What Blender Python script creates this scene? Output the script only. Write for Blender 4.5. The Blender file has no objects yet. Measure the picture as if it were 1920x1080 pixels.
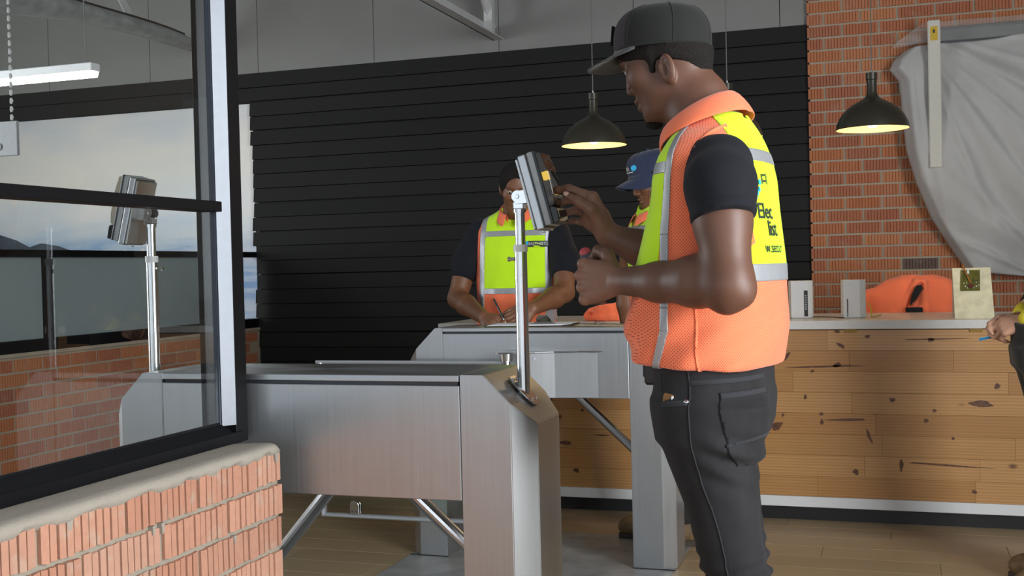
import bpy, bmesh, math, random
import numpy as np
from mathutils import Vector, Matrix
from mathutils.bvhtree import BVHTree

SC = bpy.context.scene
COL = SC.collection
rnd = random.Random(7)
PI = math.pi

# ------------------------------------------------------------------ camera
cam_d = bpy.data.cameras.new('camera')
cam = bpy.data.objects.new('camera', cam_d)
COL.objects.link(cam)
_VX = np.array([-5400., 655.]); _VY = np.array([1673., 485.]); _C = np.array([960., 540.])
_f = math.sqrt(-float((_VX - _C) @ (_VY - _C)))
def _ray(p):
    v = np.array([p[0] - _C[0], p[1] - _C[1], _f]); return v / np.linalg.norm(v)
_ex = -_ray(_VX); _ey = _ray(_VY); _ez = np.cross(_ex, _ey)
if _ez[1] > 0: _ez = -_ez
RW = np.stack([_ex, _ey, _ez])                       # camera -> world rotation (image axes: right, down, forward)
CAM_H = 1.25
cam.matrix_world = Matrix((
    (RW[0, 0], -RW[0, 1], -RW[0, 2], 0.0),
    (RW[1, 0], -RW[1, 1], -RW[1, 2], 0.0),
    (RW[2, 0], -RW[2, 1], -RW[2, 2], CAM_H),
    (0, 0, 0, 1)))
cam_d.sensor_width = 36.0
cam_d.lens = _f / 1920 * 36.0
cam_d.clip_start = 0.05
cam_d.clip_end = 100
cam_d.dof.use_dof = False
SC.camera = cam

# ------------------------------------------------------------------ exposure, world, daylight
vs = SC.view_settings
vs.view_transform = 'Standard'; vs.look = 'None'; vs.gamma = 1.0
vs.use_curve_mapping = False
vs.exposure = 0.0

world = bpy.data.worlds.new('world'); SC.world = world
world.use_nodes = True
_bg = world.node_tree.nodes['Background']
_bg.inputs['Color'].default_value = (0.72, 0.82, 1.0, 1)
_bg.inputs['Strength'].default_value = 1.0

def area(name, loc, look, sx, sy, power, color):
    l = bpy.data.lights.new(name, 'AREA'); l.shape = 'RECTANGLE'; l.size = sx; l.size_y = sy
    l.energy = power; l.color = color
    o = bpy.data.objects.new(name, l); COL.objects.link(o)
    o.location = loc
    o.rotation_euler = (Vector(look) - Vector(loc)).to_track_quat('-Z', 'Z').to_euler()
    return o
DAY = (0.93, 0.97, 1.0)
# daylight entering by the shop-front windows of the right-hand wall and of the wall behind the camera
area('daylight_right_window', (3.15, 0.6, 1.75), (-3, 1.2, 1.35), 3.4, 2.1, 405, DAY)
area('daylight_front_window', (-1.15, -3.25, 1.42), (-1.15, 3, 1.42), 7.6, 2.7, 54, DAY)
area('daylight_left_window', (-7.85, 2.6, 1.8), (-4, 4.0, 1.3), 3.0, 1.9, 210, DAY)

# ------------------------------------------------------------------ small helpers
def lin(h):
    h = h.lstrip('#')
    c = [int(h[i:i + 2], 16) / 255 for i in (0, 2, 4)]
    return tuple(((x + 0.055) / 1.055) ** 2.4 if x > 0.04045 else x / 12.92 for x in c) + (1.0,)

class NT:
    """tiny node-tree writer"""
    def __init__(s, name):
        s.m = bpy.data.materials.new(name); s.m.use_nodes = True
        s.t = s.m.node_tree; s.b = s.t.nodes['Principled BSDF']; s.out = s.t.nodes['Material Output']
    def n(s, typ, **kw):
        nd = s.t.nodes.new(typ)
        for k, v in kw.items():
            setattr(nd, k, v)
        return nd
    def l(s, a, b): s.t.links.new(a, b)
    def setb(s, **kw):
        for k, v in kw.items(): s.b.inputs[k.replace('_', ' ')].default_value = v
    def coord(s, kind='Object', scale=(1, 1, 1)):
        tc = s.n('ShaderNodeTexCoord'); mp = s.n('ShaderNodeMapping')
        mp.inputs['Scale'].default_value = scale
        s.l(tc.outputs[kind], mp.inputs['Vector'])
        return mp.outputs['Vector']
    def noise(s, vec, scale, detail=3, rough=0.5):
        nd = s.n('ShaderNodeTexNoise')
        nd.inputs['Scale'].default_value = scale; nd.inputs['Detail'].default_value = detail
        nd.inputs['Roughness'].default_value = rough
        if vec is not None: s.l(vec, nd.inputs['Vector'])
        return nd.outputs['Fac']
    def ramp(s, fac, stops):
        r = s.n('ShaderNodeValToRGB')
        el = r.color_ramp.elements
        while len(el) < len(stops): el.new(0.5)
        for e, (p, c) in zip(el, stops):
            e.position = p; e.color = c if len(c) == 4 else tuple(c) + (1,)
        s.l(fac, r.inputs['Fac'])
        return r.outputs['Color']
    def mix(s, fac, a, b, mode='MIX'):
        m = s.n('ShaderNodeMix', data_type='RGBA', blend_type=mode)
        for sock, v in ((m.inputs[0], fac), (m.inputs[6], a), (m.inputs[7], b)):
            if hasattr(v, 'is_linked'): s.l(v, sock)
            else: sock.default_value = v
        return m.outputs[2]
    def math(s, op, a, b=0.0, c=0.0):
        m = s.n('ShaderNodeMath', operation=op)
        for i, v in enumerate((a, b, c)):
            if hasattr(v, 'is_linked'): s.l(v, m.inputs[i])
            else: m.inputs[i].default_value = v
        return m.outputs[0]
    def rand(s):
        return s.n('ShaderNodeObjectInfo').outputs['Random']
    def bump(s, h, strength=0.2, dist=0.002):
        b = s.n('ShaderNodeBump'); b.inputs['Strength'].default_value = strength
        b.inputs['Distance'].default_value = dist
        s.l(h, b.inputs['Height']); s.l(b.outputs['Normal'], s.b.inputs['Normal'])
    def base(s, col):
        if hasattr(col, 'is_linked'): s.l(col, s.b.inputs['Base Color'])
        else: s.b.inputs['Base Color'].default_value = col

def simple(name, col, rough=0.5, metal=0.0, spec=0.5, noise_amt=0.06, scale=40, bump=0.0):
    t = NT(name)
    c = lin(col) if isinstance(col, str) else col
    v = t.coord('Object')
    f = t.noise(v, scale, 4)
    d = tuple(x * (1 - noise_amt) for x in c[:3]) + (1,); u = tuple(min(1, x * (1 + noise_amt)) for x in c[:3]) + (1,)
    t.base(t.ramp(f, [(0.3, d), (0.7, u)]))
    t.setb(Roughness=rough, Metallic=metal)
    t.b.inputs['Specular IOR Level'].default_value = spec
    if bump: t.bump(f, bump, 0.002)
    return t.m

# ------------------------------------------------------------------ objects
ORIG = {}
def _link(o, parent):
    COL.objects.link(o)
    if parent is not None: o.parent = parent
def tag(o, label=None, cat=None, group=None, kind=None):
    if label: o['label'] = label
    if cat: o['category'] = cat
    if group: o['group'] = group
    if kind: o['kind'] = kind
    return o
def empty(name, loc=(0, 0, 0), rz=0.0, parent=None, **kw):
    o = bpy.data.objects.new(name, None); o.empty_display_size = 0.05
    _link(o, parent); o.location = loc; o.rotation_euler = (0, 0, rz)
    base = ORIG.get(parent.name, Vector((0, 0, 0))) if parent else Vector((0, 0, 0))
    ORIG[o.name] = base + Vector(loc)
    return tag(o, **kw)
def put(name, verts, faces, mat, parent=None, smooth=False, world=False, loc=None, mats=None, fmat=None):
    """one mesh object; world=True: the coordinates are world ones although it has a parent"""
    me = bpy.data.meshes.new(name)
    v = np.asarray(verts, dtype=np.float64)
    if world and parent is not None:
        v = v - np.array(ORIG[parent.name])
    me.from_pydata(v.tolist(), [], [list(map(int, f)) for f in faces] if not isinstance(faces, np.ndarray) else faces.tolist())
    for m in (mats or [mat]): me.materials.append(m)
    if fmat is not None: me.polygons.foreach_set('material_index', np.asarray(fmat, dtype=np.int32))
    if smooth: me.polygons.foreach_set('use_smooth', np.ones(len(me.polygons), dtype=bool))
    me.update()
    o = bpy.data.objects.new(name, me)
    _link(o, parent)
    if loc is not None: o.location = loc
    base = ORIG.get(parent.name, Vector((0, 0, 0))) if parent is not None else Vector((0, 0, 0))
    ORIG[o.name] = base + (Vector(loc) if loc is not None else Vector((0, 0, 0)))
    return o
def putbm(name, bm, mat, parent=None, smooth=False, world=False, autosmooth=None, loc=None):
    bmesh.ops.recalc_face_normals(bm, faces=bm.faces)
    me = bpy.data.meshes.new(name)
    if world and parent is not None:
        bmesh.ops.translate(bm, verts=bm.verts, vec=-ORIG[parent.name])
    if autosmooth is not None:
        ca = math.cos(autosmooth)
        for f in bm.faces: f.smooth = True
        for e in bm.edges:
            if len(e.link_faces) == 2 and e.link_faces[0].normal.dot(e.link_faces[1].normal) < ca: e.smooth = False
    elif smooth:
        for f in bm.faces: f.smooth = True
    bm.to_mesh(me); bm.free()
    me.materials.append(mat)
    o = bpy.data.objects.new(name, me)
    _link(o, parent)
    if loc is not None: o.location = loc
    base = ORIG.get(parent.name, Vector((0, 0, 0))) if parent is not None else Vector((0, 0, 0))
    ORIG[o.name] = base + (Vector(loc) if loc is not None else Vector((0, 0, 0)))
    return o

class MB:
    def __init__(s): s.bm = bmesh.new()
    def box(s, lo, hi, bev=0.0, M=None, seg=1):
        b = bmesh.new()
        r = bmesh.ops.create_cube(b, size=1.0)
        c = [(lo[i] + hi[i]) / 2 for i in range(3)]; d = [abs(hi[i] - lo[i]) for i in range(3)]
        bmesh.ops.scale(b, vec=d, verts=b.verts)
        if bev > 0: bmesh.ops.bevel(b, geom=list(b.edges), offset=bev, segments=seg, affect='EDGES', profile=0.5)
        bmesh.ops.translate(b, vec=c, verts=b.verts)
        return s._add(b, M)
    def prism(s, pts, vec, bev=0.0, M=None, seg=1):
        b = bmesh.new()
        vs_ = [b.verts.new(p) for p in pts]
        f = b.faces.new(vs_)
        r = bmesh.ops.extrude_face_region(b, geom=[f])
        nv = [g for g in r['geom'] if isinstance(g, bmesh.types.BMVert)]
        bmesh.ops.translate(b, vec=vec, verts=nv)
        bmesh.ops.recalc_face_normals(b, faces=b.faces)
        if bev > 0: bmesh.ops.bevel(b, geom=list(b.edges), offset=bev, segments=seg, affect='EDGES', profile=0.5)
        return s._add(b, M)
    def tube(s, path, r, n=12, M=None, caps=True, sq=1.0):
        b = bmesh.new()
        P = [Vector(p) for p in path]
        rs = r if hasattr(r, '__len__') else [r] * len(P)
        rings = []; up = None
        for i, p in enumerate(P):
            t = ((P[min(i + 1, len(P) - 1)] - p).normalized() + (p - P[max(i - 1, 0)]).normalized())
            if t.length < 1e-6: t = P[min(i + 1, len(P) - 1)] - P[max(i - 1, 0)]
            t.normalize()
            if up is None:
                a = t.cross(Vector((0, 0, 1)) if abs(t.z) < 0.9 else Vector((1, 0, 0))).normalized()
            else:
                a = (up - t * up.dot(t)).normalized()
            c = a.cross(t).normalized(); up = a
            k = 1.0
            if 0 < i < len(P) - 1:
                co = (P[i + 1] - p).normalized().dot((p - P[i - 1]).normalized())
                k = 1 / max(0.5, math.sqrt(max(0.0, (1 + co) / 2)))
            rings.append([b.verts.new(p + a * math.cos(2 * PI * j / n) * rs[i] * (k if abs(co if 0 < i < len(P) - 1 else 1) < 0.999 else 1) + c * math.sin(2 * PI * j / n) * rs[i] * sq) for j in range(n)])
        for i in range(len(P) - 1):
            for j in range(n):
                b.faces.new((rings[i][j], rings[i][(j + 1) % n], rings[i + 1][(j + 1) % n], rings[i + 1][j]))
        if caps:
            b.faces.new(rings[0][::-1]); b.faces.new(rings[-1])
        return s._add(b, M)
    def lathe(s, prof, n=32, M=None, close=False):
        b = bmesh.new(); rings = []
        for (r, z) in prof:
            if r < 1e-6: rings.append([b.verts.new((0, 0, z))])
            else: rings.append([b.verts.new((r * math.cos(2 * PI * j / n), r * math.sin(2 * PI * j / n), z)) for j in range(n)])
        pairs = list(zip(rings[:-1], rings[1:]))
        if close: pairs.append((rings[-1], rings[0]))
        for a, c in pairs:
            for j in range(n):
                k = (j + 1) % n
                if len(a) == 1 and len(c) == 1: continue
                if len(a) == 1: b.faces.new((a[0], c[k], c[j]))
                elif len(c) == 1: b.faces.new((a[j], a[k], c[0]))
                else: b.faces.new((a[j], a[k], c[k], c[j]))
        return s._add(b, M)
    def mesh(s, V, F, M=None):
        b = bmesh.new(); vv = [b.verts.new(tuple(v)) for v in V]
        for f in F:
            try: b.faces.new([vv[i] for i in f])
            except ValueError: pass
        return s._add(b, M)
    def _add(s, b, M):
        if M is not None: bmesh.ops.transform(b, matrix=M, verts=b.verts)
        me = bpy.data.meshes.new('tmp'); b.to_mesh(me); b.free()
        s.bm.from_mesh(me); bpy.data.meshes.remove(me)
        return s
    def build(s, name, mat, parent=None, **kw): return putbm(name, s.bm, mat, parent, **kw)

def copy_tree(o, parent=None):
    c = o.copy(); COL.objects.link(c); c.parent = parent
    for ch in list(o.children): copy_tree(ch, c)
    return c
def clear_tags(o):
    for k in ('label', 'category', 'group'):
        if k in o: del o[k]
def T(x, y, z): return Matrix.Translation((x, y, z))
def RX(a): return Matrix.Rotation(a, 4, 'X')
def RY(a): return Matrix.Rotation(a, 4, 'Y')
def RZ(a): return Matrix.Rotation(a, 4, 'Z')

def text_mesh(s, size, font_off=0.0, align='LEFT'):
    cu = bpy.data.curves.new('t', 'FONT'); cu.body = s; cu.size = size; cu.offset = font_off
    cu.align_x = align; cu.resolution_u = 2
    o = bpy.data.objects.new('t', cu); COL.objects.link(o)
    dg = bpy.context.evaluated_depsgraph_get(); dg.update()
    ev = o.evaluated_get(dg); me = ev.to_mesh()
    V = [tuple(v.co) for v in me.vertices]; F = [tuple(p.vertices) for p in me.polygons]
    ev.to_mesh_clear()
    bpy.data.objects.remove(o); bpy.data.curves.remove(cu)
    return V, F

# ------------------------------------------------------------------ implicit surfaces (bodies and cloth)
def smin(a, b, k):
    h = np.clip(0.5 + 0.5 * (b - a) / k, 0, 1)
    return b + (a - b) * h - k * h * (1 - h)
class Field:
    def __init__(s, lo, hi, h):
        s.lo = np.array(lo, float); s.h = h
        s.n = np.ceil((np.array(hi, float) - s.lo) / h).astype(int) + 1
        s.D = np.full(s.n, 0.5, np.float32)
        s.ax = [(s.lo[i] + h * np.arange(s.n[i])).astype(np.float32) for i in range(3)]
    def sl(s, lo, hi):
        a = np.clip(np.floor((np.array(lo) - s.lo) / s.h).astype(int), 0, s.n)
        b = np.clip(np.ceil((np.array(hi) - s.lo) / s.h).astype(int) + 1, 0, s.n)
        return tuple(slice(int(a[i]), int(b[i])) for i in range(3))
    def grid(s, S):
        return (s.ax[0][S[0]][:, None, None], s.ax[1][S[1]][None, :, None], s.ax[2][S[2]][None, None, :])
    def comb(s, S, d, k, op):
        if op == 'u': s.D[S] = smin(s.D[S], d, k)
        elif op == 's': s.D[S] = -smin(-s.D[S], d, k)
        elif op == 'i': s.D[S] = -smin(-s.D[S], -d, k)
    def rc(s, a, b, ra, rb, k=0.02, op='u'):
        a = np.array(a, float); b = np.array(b, float); m = max(ra, rb) + k + 3 * s.h
        S = s.sl(np.minimum(a, b) - m, np.maximum(a, b) + m)
        if s.D[S].size == 0: return s
        X, Y, Z = s.grid(S); ba = b - a; L = float(ba @ ba) + 1e-12
        t = np.clip(((X - a[0]) * ba[0] + (Y - a[1]) * ba[1] + (Z - a[2]) * ba[2]) / L, 0, 1)
        d = np.sqrt((X - a[0] - t * ba[0]) ** 2 + (Y - a[1] - t * ba[1]) ** 2 + (Z - a[2] - t * ba[2]) ** 2) - (ra + t * (rb - ra))
        s.comb(S, d.astype(np.float32), k, op); return s
    def chain(s, pts, rs, k=0.02, op='u'):
        for i in range(len(pts) - 1): s.rc(pts[i], pts[i + 1], rs[i], rs[i + 1], k, op)
        return s
    def ell(s, c, r, k=0.02, op='u', R=None):
        c = np.array(c, float); r = np.array(r, float); m = max(r) + k + 3 * s.h
        S = s.sl(c - m, c + m)
        if s.D[S].size == 0: return s
        X, Y, Z = s.grid(S); X = X - c[0]; Y = Y - c[1]; Z = Z - c[2]
        if R is not None:
            R = np.array(R)
            X, Y, Z = (R[0, 0] * X + R[1, 0] * Y + R[2, 0] * Z, R[0, 1] * X + R[1, 1] * Y + R[2, 1] * Z, R[0, 2] * X + R[1, 2] * Y + R[2, 2] * Z)
        k0 = np.sqrt((X / r[0]) ** 2 + (Y / r[1]) ** 2 + (Z / r[2]) ** 2)
        k1 = np.sqrt((X / r[0] ** 2) ** 2 + (Y / r[1] ** 2) ** 2 + (Z / r[2] ** 2) ** 2) + 1e-6
        s.comb(S, (k0 * (k0 - 1) / k1).astype(np.float32), k, op); return s
    def loft(s, tab, k=0.02, op='u', p=2.0, smooth=6):
        """rows (z, cx, cy, rx, ry): superellipse slices stacked along z"""
        tab = np.array(sorted(tab)); z = tab[:, 0]
        S = s.sl((s.lo[0], s.lo[1], z[0] - k - 3 * s.h), (1e9, 1e9, z[-1] + k + 3 * s.h))
        S = (slice(0, int(s.n[0])), slice(0, int(s.n[1])), S[2])
        zz = s.ax[2][S[2]]
        fine = np.linspace(z[0], z[-1], 200)
        q = []
        for c in range(1, 5):
            v = np.interp(fine, z, tab[:, c])
            ker = np.hanning(smooth * 2 + 3); ker /= ker.sum()
            v2 = np.convolve(np.pad(v, smooth + 1, mode='edge'), ker, 'valid')
            q.append(np.interp(zz, fine, v2)[None, None, :].astype(np.float32))
        X = s.ax[0][:, None, None]; Y = s.ax[1][None, :, None]
        e = (np.abs((X - q[0]) / q[2]) ** p + np.abs((Y - q[1]) / q[3]) ** p) ** (1 / p)
        d = (e - 1) * np.minimum(q[2], q[3])
        zc = zz[None, None, :]
        d = np.maximum(d, np.maximum(z[0] - zc, zc - z[-1]))
        s.comb(S, d.astype(np.float32), k, op); return s
    def half(s, p, nrm, k=0.004, keep=True):
        """keep the side where (x-p).n < 0"""
        n = np.array(nrm, float); n /= np.linalg.norm(n)
        X, Y, Z = (s.ax[0][:, None, None], s.ax[1][None, :, None], s.ax[2][None, None, :])
        d = (X - p[0]) * n[0] + (Y - p[1]) * n[1] + (Z - p[2]) * n[2]
        s.D = (-smin(-s.D, -d.astype(np.float32), k)).astype(np.float32); return s
    def warp(s, fn):
        X, Y, Z = (s.ax[0][:, None, None], s.ax[1][None, :, None], s.ax[2][None, None, :])
        s.D = (s.D + fn(X, Y, Z)).astype(np.float32); return s
    def mesh(s, relax=1):
        D = s.D; n = D.shape
        ins = D < 0
        def cs(a, f):                      # fold the 8 corners
            o = None
            for i in (0, 1):
                for j in (0, 1):
                    for k in (0, 1):
                        q = a[i:n[0] - 1 + i, j:n[1] - 1 + j, k:n[2] - 1 + k]
                        o = q.copy() if o is None else f(o, q)
            return o
        act = cs(ins, np.logical_or) & ~cs(ins, np.logical_and)
        idx = np.argwhere(act)
        num = np.full(act.shape, -1, np.int32); num[act] = np.arange(len(idx))
        acc = np.zeros((len(idx), 3)); cnt = np.zeros(len(idx))
        cor = {}
        for i in (0, 1):
            for j in (0, 1):
                for k in (0, 1):
                    cor[(i, j, k)] = D[idx[:, 0] + i, idx[:, 1] + j, idx[:, 2] + k].astype(float)
        for a in cor:
            for ax_ in range(3):
                if a[ax_] == 1: continue
                b = list(a); b[ax_] = 1; b = tuple(b)
                da, db = cor[a], cor[b]; m = (da < 0) != (db < 0)
                t = np.where(m, da / np.where(m, da - db, 1), 0)
                p = np.tile(np.array(a, float), (len(idx), 1)); p[:, ax_] = t
                acc[m] += p[m]; cnt[m] += 1
        V = s.lo + s.h * (idx + acc / np.maximum(cnt, 1)[:, None])
        Fs = []
        for ax_ in range(3):
            A = [slice(None)] * 3; B = [slice(None)] * 3
            A[ax_] = slice(0, n[ax_] - 1); B[ax_] = slice(1, n[ax_])
            ia = ins[tuple(A)]; ib = ins[tuple(B)]
            e = np.argwhere(ia != ib)
            u, w = [(1, 2), (2, 0), (0, 1)][ax_]
            ok = (e[:, u] > 0) & (e[:, w] > 0) & (e[:, u] < n[u] - 1) & (e[:, w] < n[w] - 1)
            e = e[ok]
            if len(e) == 0: continue
            flip = ia[e[:, 0], e[:, 1], e[:, 2]]
            c = []
            for (du, dw) in ((-1, -1), (0, -1), (0, 0), (-1, 0)):
                q = e.copy(); q[:, u] += du; q[:, w] += dw
                c.append(num[q[:, 0], q[:, 1], q[:, 2]])
            c = np.stack(c, 1)
            c[~flip] = c[~flip][:, ::-1]
            Fs.append(c)
        F = np.concatenate(Fs)
        F = F[(F >= 0).all(1)]
        for _ in range(relax):
            sm = np.zeros_like(V); ct = np.zeros(len(V))
            for a_, b_ in ((0, 1), (1, 2), (2, 3), (3, 0)):
                np.add.at(sm, F[:, a_], V[F[:, b_]]); np.add.at(ct, F[:, a_], 1)
                np.add.at(sm, F[:, b_], V[F[:, a_]]); np.add.at(ct, F[:, b_], 1)
            V = V * 0.5 + 0.5 * sm / np.maximum(ct, 1)[:, None]
        return V, F

def clip_mesh(V, F, planes, offset=0.0, rim=0.0):
    """part of a mesh where every (x-p).n < 0, cut clean along the planes, pushed out along the normals; rim>0 gives it an edge of that depth"""
    b = bmesh.new(); me = bpy.data.meshes.new('t')
    me.from_pydata(np.asarray(V).tolist(), [], np.asarray(F).tolist()); b.from_mesh(me); bpy.data.meshes.remove(me)
    for p, n in planes:
        bmesh.ops.bisect_plane(b, geom=list(b.verts) + list(b.edges) + list(b.faces), dist=1e-5, plane_co=p, plane_no=n, clear_outer=True)
    b.normal_update()
    if offset:
        co = [v.co + v.normal * offset for v in b.verts]
        for v, c in zip(b.verts, co): v.co = c
    if rim:
        be = [e for e in b.edges if e.is_boundary]
        nm = {v: v.normal.copy() for e in be for v in e.verts}
        r = bmesh.ops.extrude_edge_only(b, edges=be)
        nv = [g for g in r['geom'] if isinstance(g, bmesh.types.BMVert)]
        for v in nv:
            q = [e.other_vert(v) for e in v.link_edges if e.other_vert(v) in nm]
            if q: v.co = v.co - nm[q[0]] * rim
    out = [tuple(v.co) for v in b.verts]
    for i, v in enumerate(b.verts): v.index = i
    fs_ = [[v.index for v in f.verts] for f in b.faces]
    b.free()
    return out, fs_
# ------------------------------------------------------------------ materials
ANISO = 0.0
def m_steel(name, vertical=True, rough=0.3, col=(0.455, 0.47, 0.485, 1)):
    t = NT(name)
    v = t.coord('Object', (260, 260, 3) if vertical else (3, 260, 260))
    f = t.noise(v, 1.0, 4, 0.6)
    v2 = t.coord('Object'); g = t.noise(v2, 5, 3)
    t.base(t.mix(f, tuple(c * 0.9 for c in col[:3]) + (1,), tuple(min(1, c * 1.08) for c in col[:3]) + (1,)))
    r = t.math('ADD', t.math('MULTIPLY', f, 0.10), t.math('MULTIPLY_ADD', g, 0.10, rough - 0.02))
    t.l(r, t.b.inputs['Roughness'])
    t.setb(Metallic=1.0)
    t.b.inputs['Anisotropic'].default_value = 0.55
    tg = t.n('ShaderNodeTangent', direction_type='RADIAL', axis='Z'); t.l(tg.outputs[0], t.b.inputs['Tangent'])
    t.b.inputs['Anisotropic Rotation'].default_value = ANISO
    t.bump(f, 0.06, 0.0006)
    return t.m
STEEL = m_steel('brushed_steel')
STEEL_TOP = m_steel('brushed_steel_lid', False, 0.26)
CHROME = simple('polished_steel', (0.66, 0.66, 0.67, 1), 0.16, 1.0, noise_amt=0.02)
GATE_TUBE = simple('grey_satin_tube', (0.42, 0.44, 0.46, 1), 0.42, 0.55, noise_amt=0.03)
TUBE = simple('satin_steel_tube', (0.58, 0.58, 0.58, 1), 0.22, 1.0, noise_amt=0.03)
FRAME = simple('black_powder_coat', (0.006, 0.006, 0.007, 1), 0.45, 0, 0.12, 0.2, 300, 0.05)
BEAD = simple('dark_anodised_bead', (0.035, 0.042, 0.055, 1), 0.24, 0.3, 0.6, 0.1)
RUBBER = simple('black_rubber', (0.01, 0.01, 0.01, 1), 0.7)
BLACKPL = simple('black_plastic', (0.012, 0.012, 0.013, 1), 0.35)
GREYPL = simple('grey_plastic', (0.36, 0.38, 0.40, 1), 0.45)
DARKGREY = simple('dark_grey_plastic', (0.03, 0.034, 0.045, 1), 0.4)
WHITEPL = simple('white_plastic', (0.72, 0.73, 0.74, 1), 0.38, noise_amt=0.02)
WHITE = simple('white_laminate', (0.66, 0.66, 0.66, 1), 0.35, noise_amt=0.02)
WORKTOP = simple('white_worktop', (0.62, 0.60, 0.56, 1), 0.3, noise_amt=0.03)
WALLGREY = simple('painted_plasterboard', (0.215, 0.215, 0.205, 1), 0.85, noise_amt=0.04, scale=3)
WALLWHITE = simple('white_emulsion', (0.40, 0.40, 0.39, 1), 0.9, noise_amt=0.03, scale=3)
CEIL = simple('ceiling_paint', (0.25, 0.26, 0.26, 1), 0.9, noise_amt=0.05, scale=2)
PLATE = simple('grey_vinyl_strip', (0.25, 0.25, 0.245, 1), 0.36, noise_amt=0.25, scale=9)
PAPER = simple('white_paper', (0.75, 0.76, 0.80, 1), 0.7, noise_amt=0.03)
TRUSS = simple('grey_painted_steel', (0.50, 0.50, 0.50, 1), 0.6, noise_amt=0.05)

def m_glass(name, tint=(0.97, 0.985, 0.98, 1), ior=1.5, rough=0.0, boost=1.0):
    m = bpy.data.materials.new(name); m.use_nodes = True; t = m.node_tree
    t.nodes.remove(t.nodes['Principled BSDF']); out = t.nodes['Material Output']
    tr = t.nodes.new('ShaderNodeBsdfTransparent'); tr.inputs['Color'].default_value = tint
    gl = t.nodes.new('ShaderNodeBsdfGlossy'); gl.inputs['Roughness'].default_value = rough
    fr = t.nodes.new('ShaderNodeFresnel'); fr.inputs['IOR'].default_value = ior
    ge = t.nodes.new('ShaderNodeNewGeometry')               # only the outer face of a pane mirrors
    inv = t.nodes.new('ShaderNodeMath'); inv.operation = 'SUBTRACT'; inv.inputs[0].default_value = boost
    sc = t.nodes.new('ShaderNodeMath'); sc.operation = 'MULTIPLY'; sc.inputs[1].default_value = boost
    mu = t.nodes.new('ShaderNodeMath'); mu.operation = 'MULTIPLY'; mu.use_clamp = True
    mx = t.nodes.new('ShaderNodeMixShader')
    t.links.new(ge.outputs['Backfacing'], sc.inputs[0]); t.links.new(sc.outputs[0], inv.inputs[1])
    t.links.new(fr.outputs[0], mu.inputs[0]); t.links.new(inv.outputs[0], mu.inputs[1]); t.links.new(mu.outputs[0], mx.inputs[0])
    t.links.new(tr.outputs[0], mx.inputs[1]); t.links.new(gl.outputs[0], mx.inputs[2])
    t.links.new(mx.outputs[0], out.inputs['Surface'])
    return m
GLASS = m_glass('window_glass', ior=1.5, boost=1.35)
GLASS_GATE = m_glass('gate_glass', (0.93, 0.97, 0.95, 1))
def m_frost():
    t = NT('frosted_glass')
    v = t.coord('Object')
    t.base(t.mix(t.noise(v, 2.0, 2), (0.30, 0.36, 0.37, 1), (0.36, 0.41, 0.42, 1)))
    t.setb(Roughness=0.28)
    t.b.inputs['Transmission Weight'].default_value = 0.25
    return t.m
FROST = m_frost()

def m_brick(name, tones, smear=0.5):
    t = NT(name)
    v = t.coord('Object')
    oi = t.n('ShaderNodeObjectInfo')
    col = t.ramp(oi.outputs['Random'], [(i / (len(tones) - 1), lin(c)) for i, c in enumerate(tones)])
    add = t.n('ShaderNodeVectorMath', operation='ADD')
    sc = t.n('ShaderNodeVectorMath', operation='SCALE'); sc.inputs['Scale'].default_value = 37.0
    cmb = t.n('ShaderNodeCombineXYZ')
    for i in range(3): t.l(oi.outputs['Random'], cmb.inputs[i])
    t.l(cmb.outputs[0], sc.inputs[0]); t.l(v, add.inputs[0]); t.l(sc.outputs[0], add.inputs[1])
    n1 = t.noise(add.outputs[0], 60, 5, 0.65)
    n2 = t.noise(add.outputs[0], 16, 4, 0.6)
    col = t.mix(t.math('MULTIPLY', n1, 0.42), col, (0.13, 0.05, 0.03, 1))
    sm = t.ramp(n2, [(0.56, (0, 0, 0, 1)), (0.72, (smear, smear, smear, 1))])
    col = t.mix(sm, col, (0.40, 0.34, 0.27, 1))
    t.base(col); t.setb(Roughness=0.85)
    t.bump(n1, 0.35, 0.002)
    return t.m
BRICK_NEAR = m_brick('ribbed_brick_pale', ['#b9876e', '#bd8a72', '#c4937a', '#b27e66', '#c09680'], 0.55)
BRICK_FAR = m_brick('ribbed_brick_red', ['#c27c54', '#b87048', '#c88458', '#ac684c', '#b8704e', '#a5664e', '#c4805a'], 0.25)
BRICK_DARK = m_brick('ribbed_brick_burnt', ['#6b5a50', '#64544c', '#6b5a50'], 0.25)
def m_mortar(name, c):
    t = NT(name); v = t.coord('Object')
    n = t.noise(v, 90, 6, 0.7); g = t.noise(v, 7, 3)
    col = t.mix(g, tuple(x * 0.82 for x in c) + (1,), tuple(min(1, x * 1.12) for x in c) + (1,))
    t.base(t.mix(t.math('MULTIPLY', n, 0.3), col, (0.2, 0.18, 0.15, 1))); t.setb(Roughness=0.95)
    t.bump(n, 0.6, 0.004); return t.m
MORTAR = m_mortar('mortar', (0.31, 0.27, 0.21))
MORTAR_CAP = m_mortar('mortar_cap', (0.34, 0.30, 0.25))
MORTAR_FAR = m_mortar('mortar_far', (0.42, 0.35, 0.26))

def m_clad():
    t = NT('dark_fibre_cement_board')
    v = t.coord('Object', (1.5, 60, 60)); n = t.noise(v, 1.0, 5, 0.6)
    a = t.mix(t.rand(), (0.0125, 0.0125, 0.0125, 1), (0.0165, 0.016, 0.0155, 1))
    t.base(t.mix(t.math('MULTIPLY', n, 0.4), a, (0.02, 0.02, 0.02, 1))); t.setb(Roughness=0.7)
    t.b.inputs['Specular IOR Level'].default_value = 0.2
    t.bump(n, 0.12, 0.002); return t.m
CLAD = m_clad()

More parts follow.
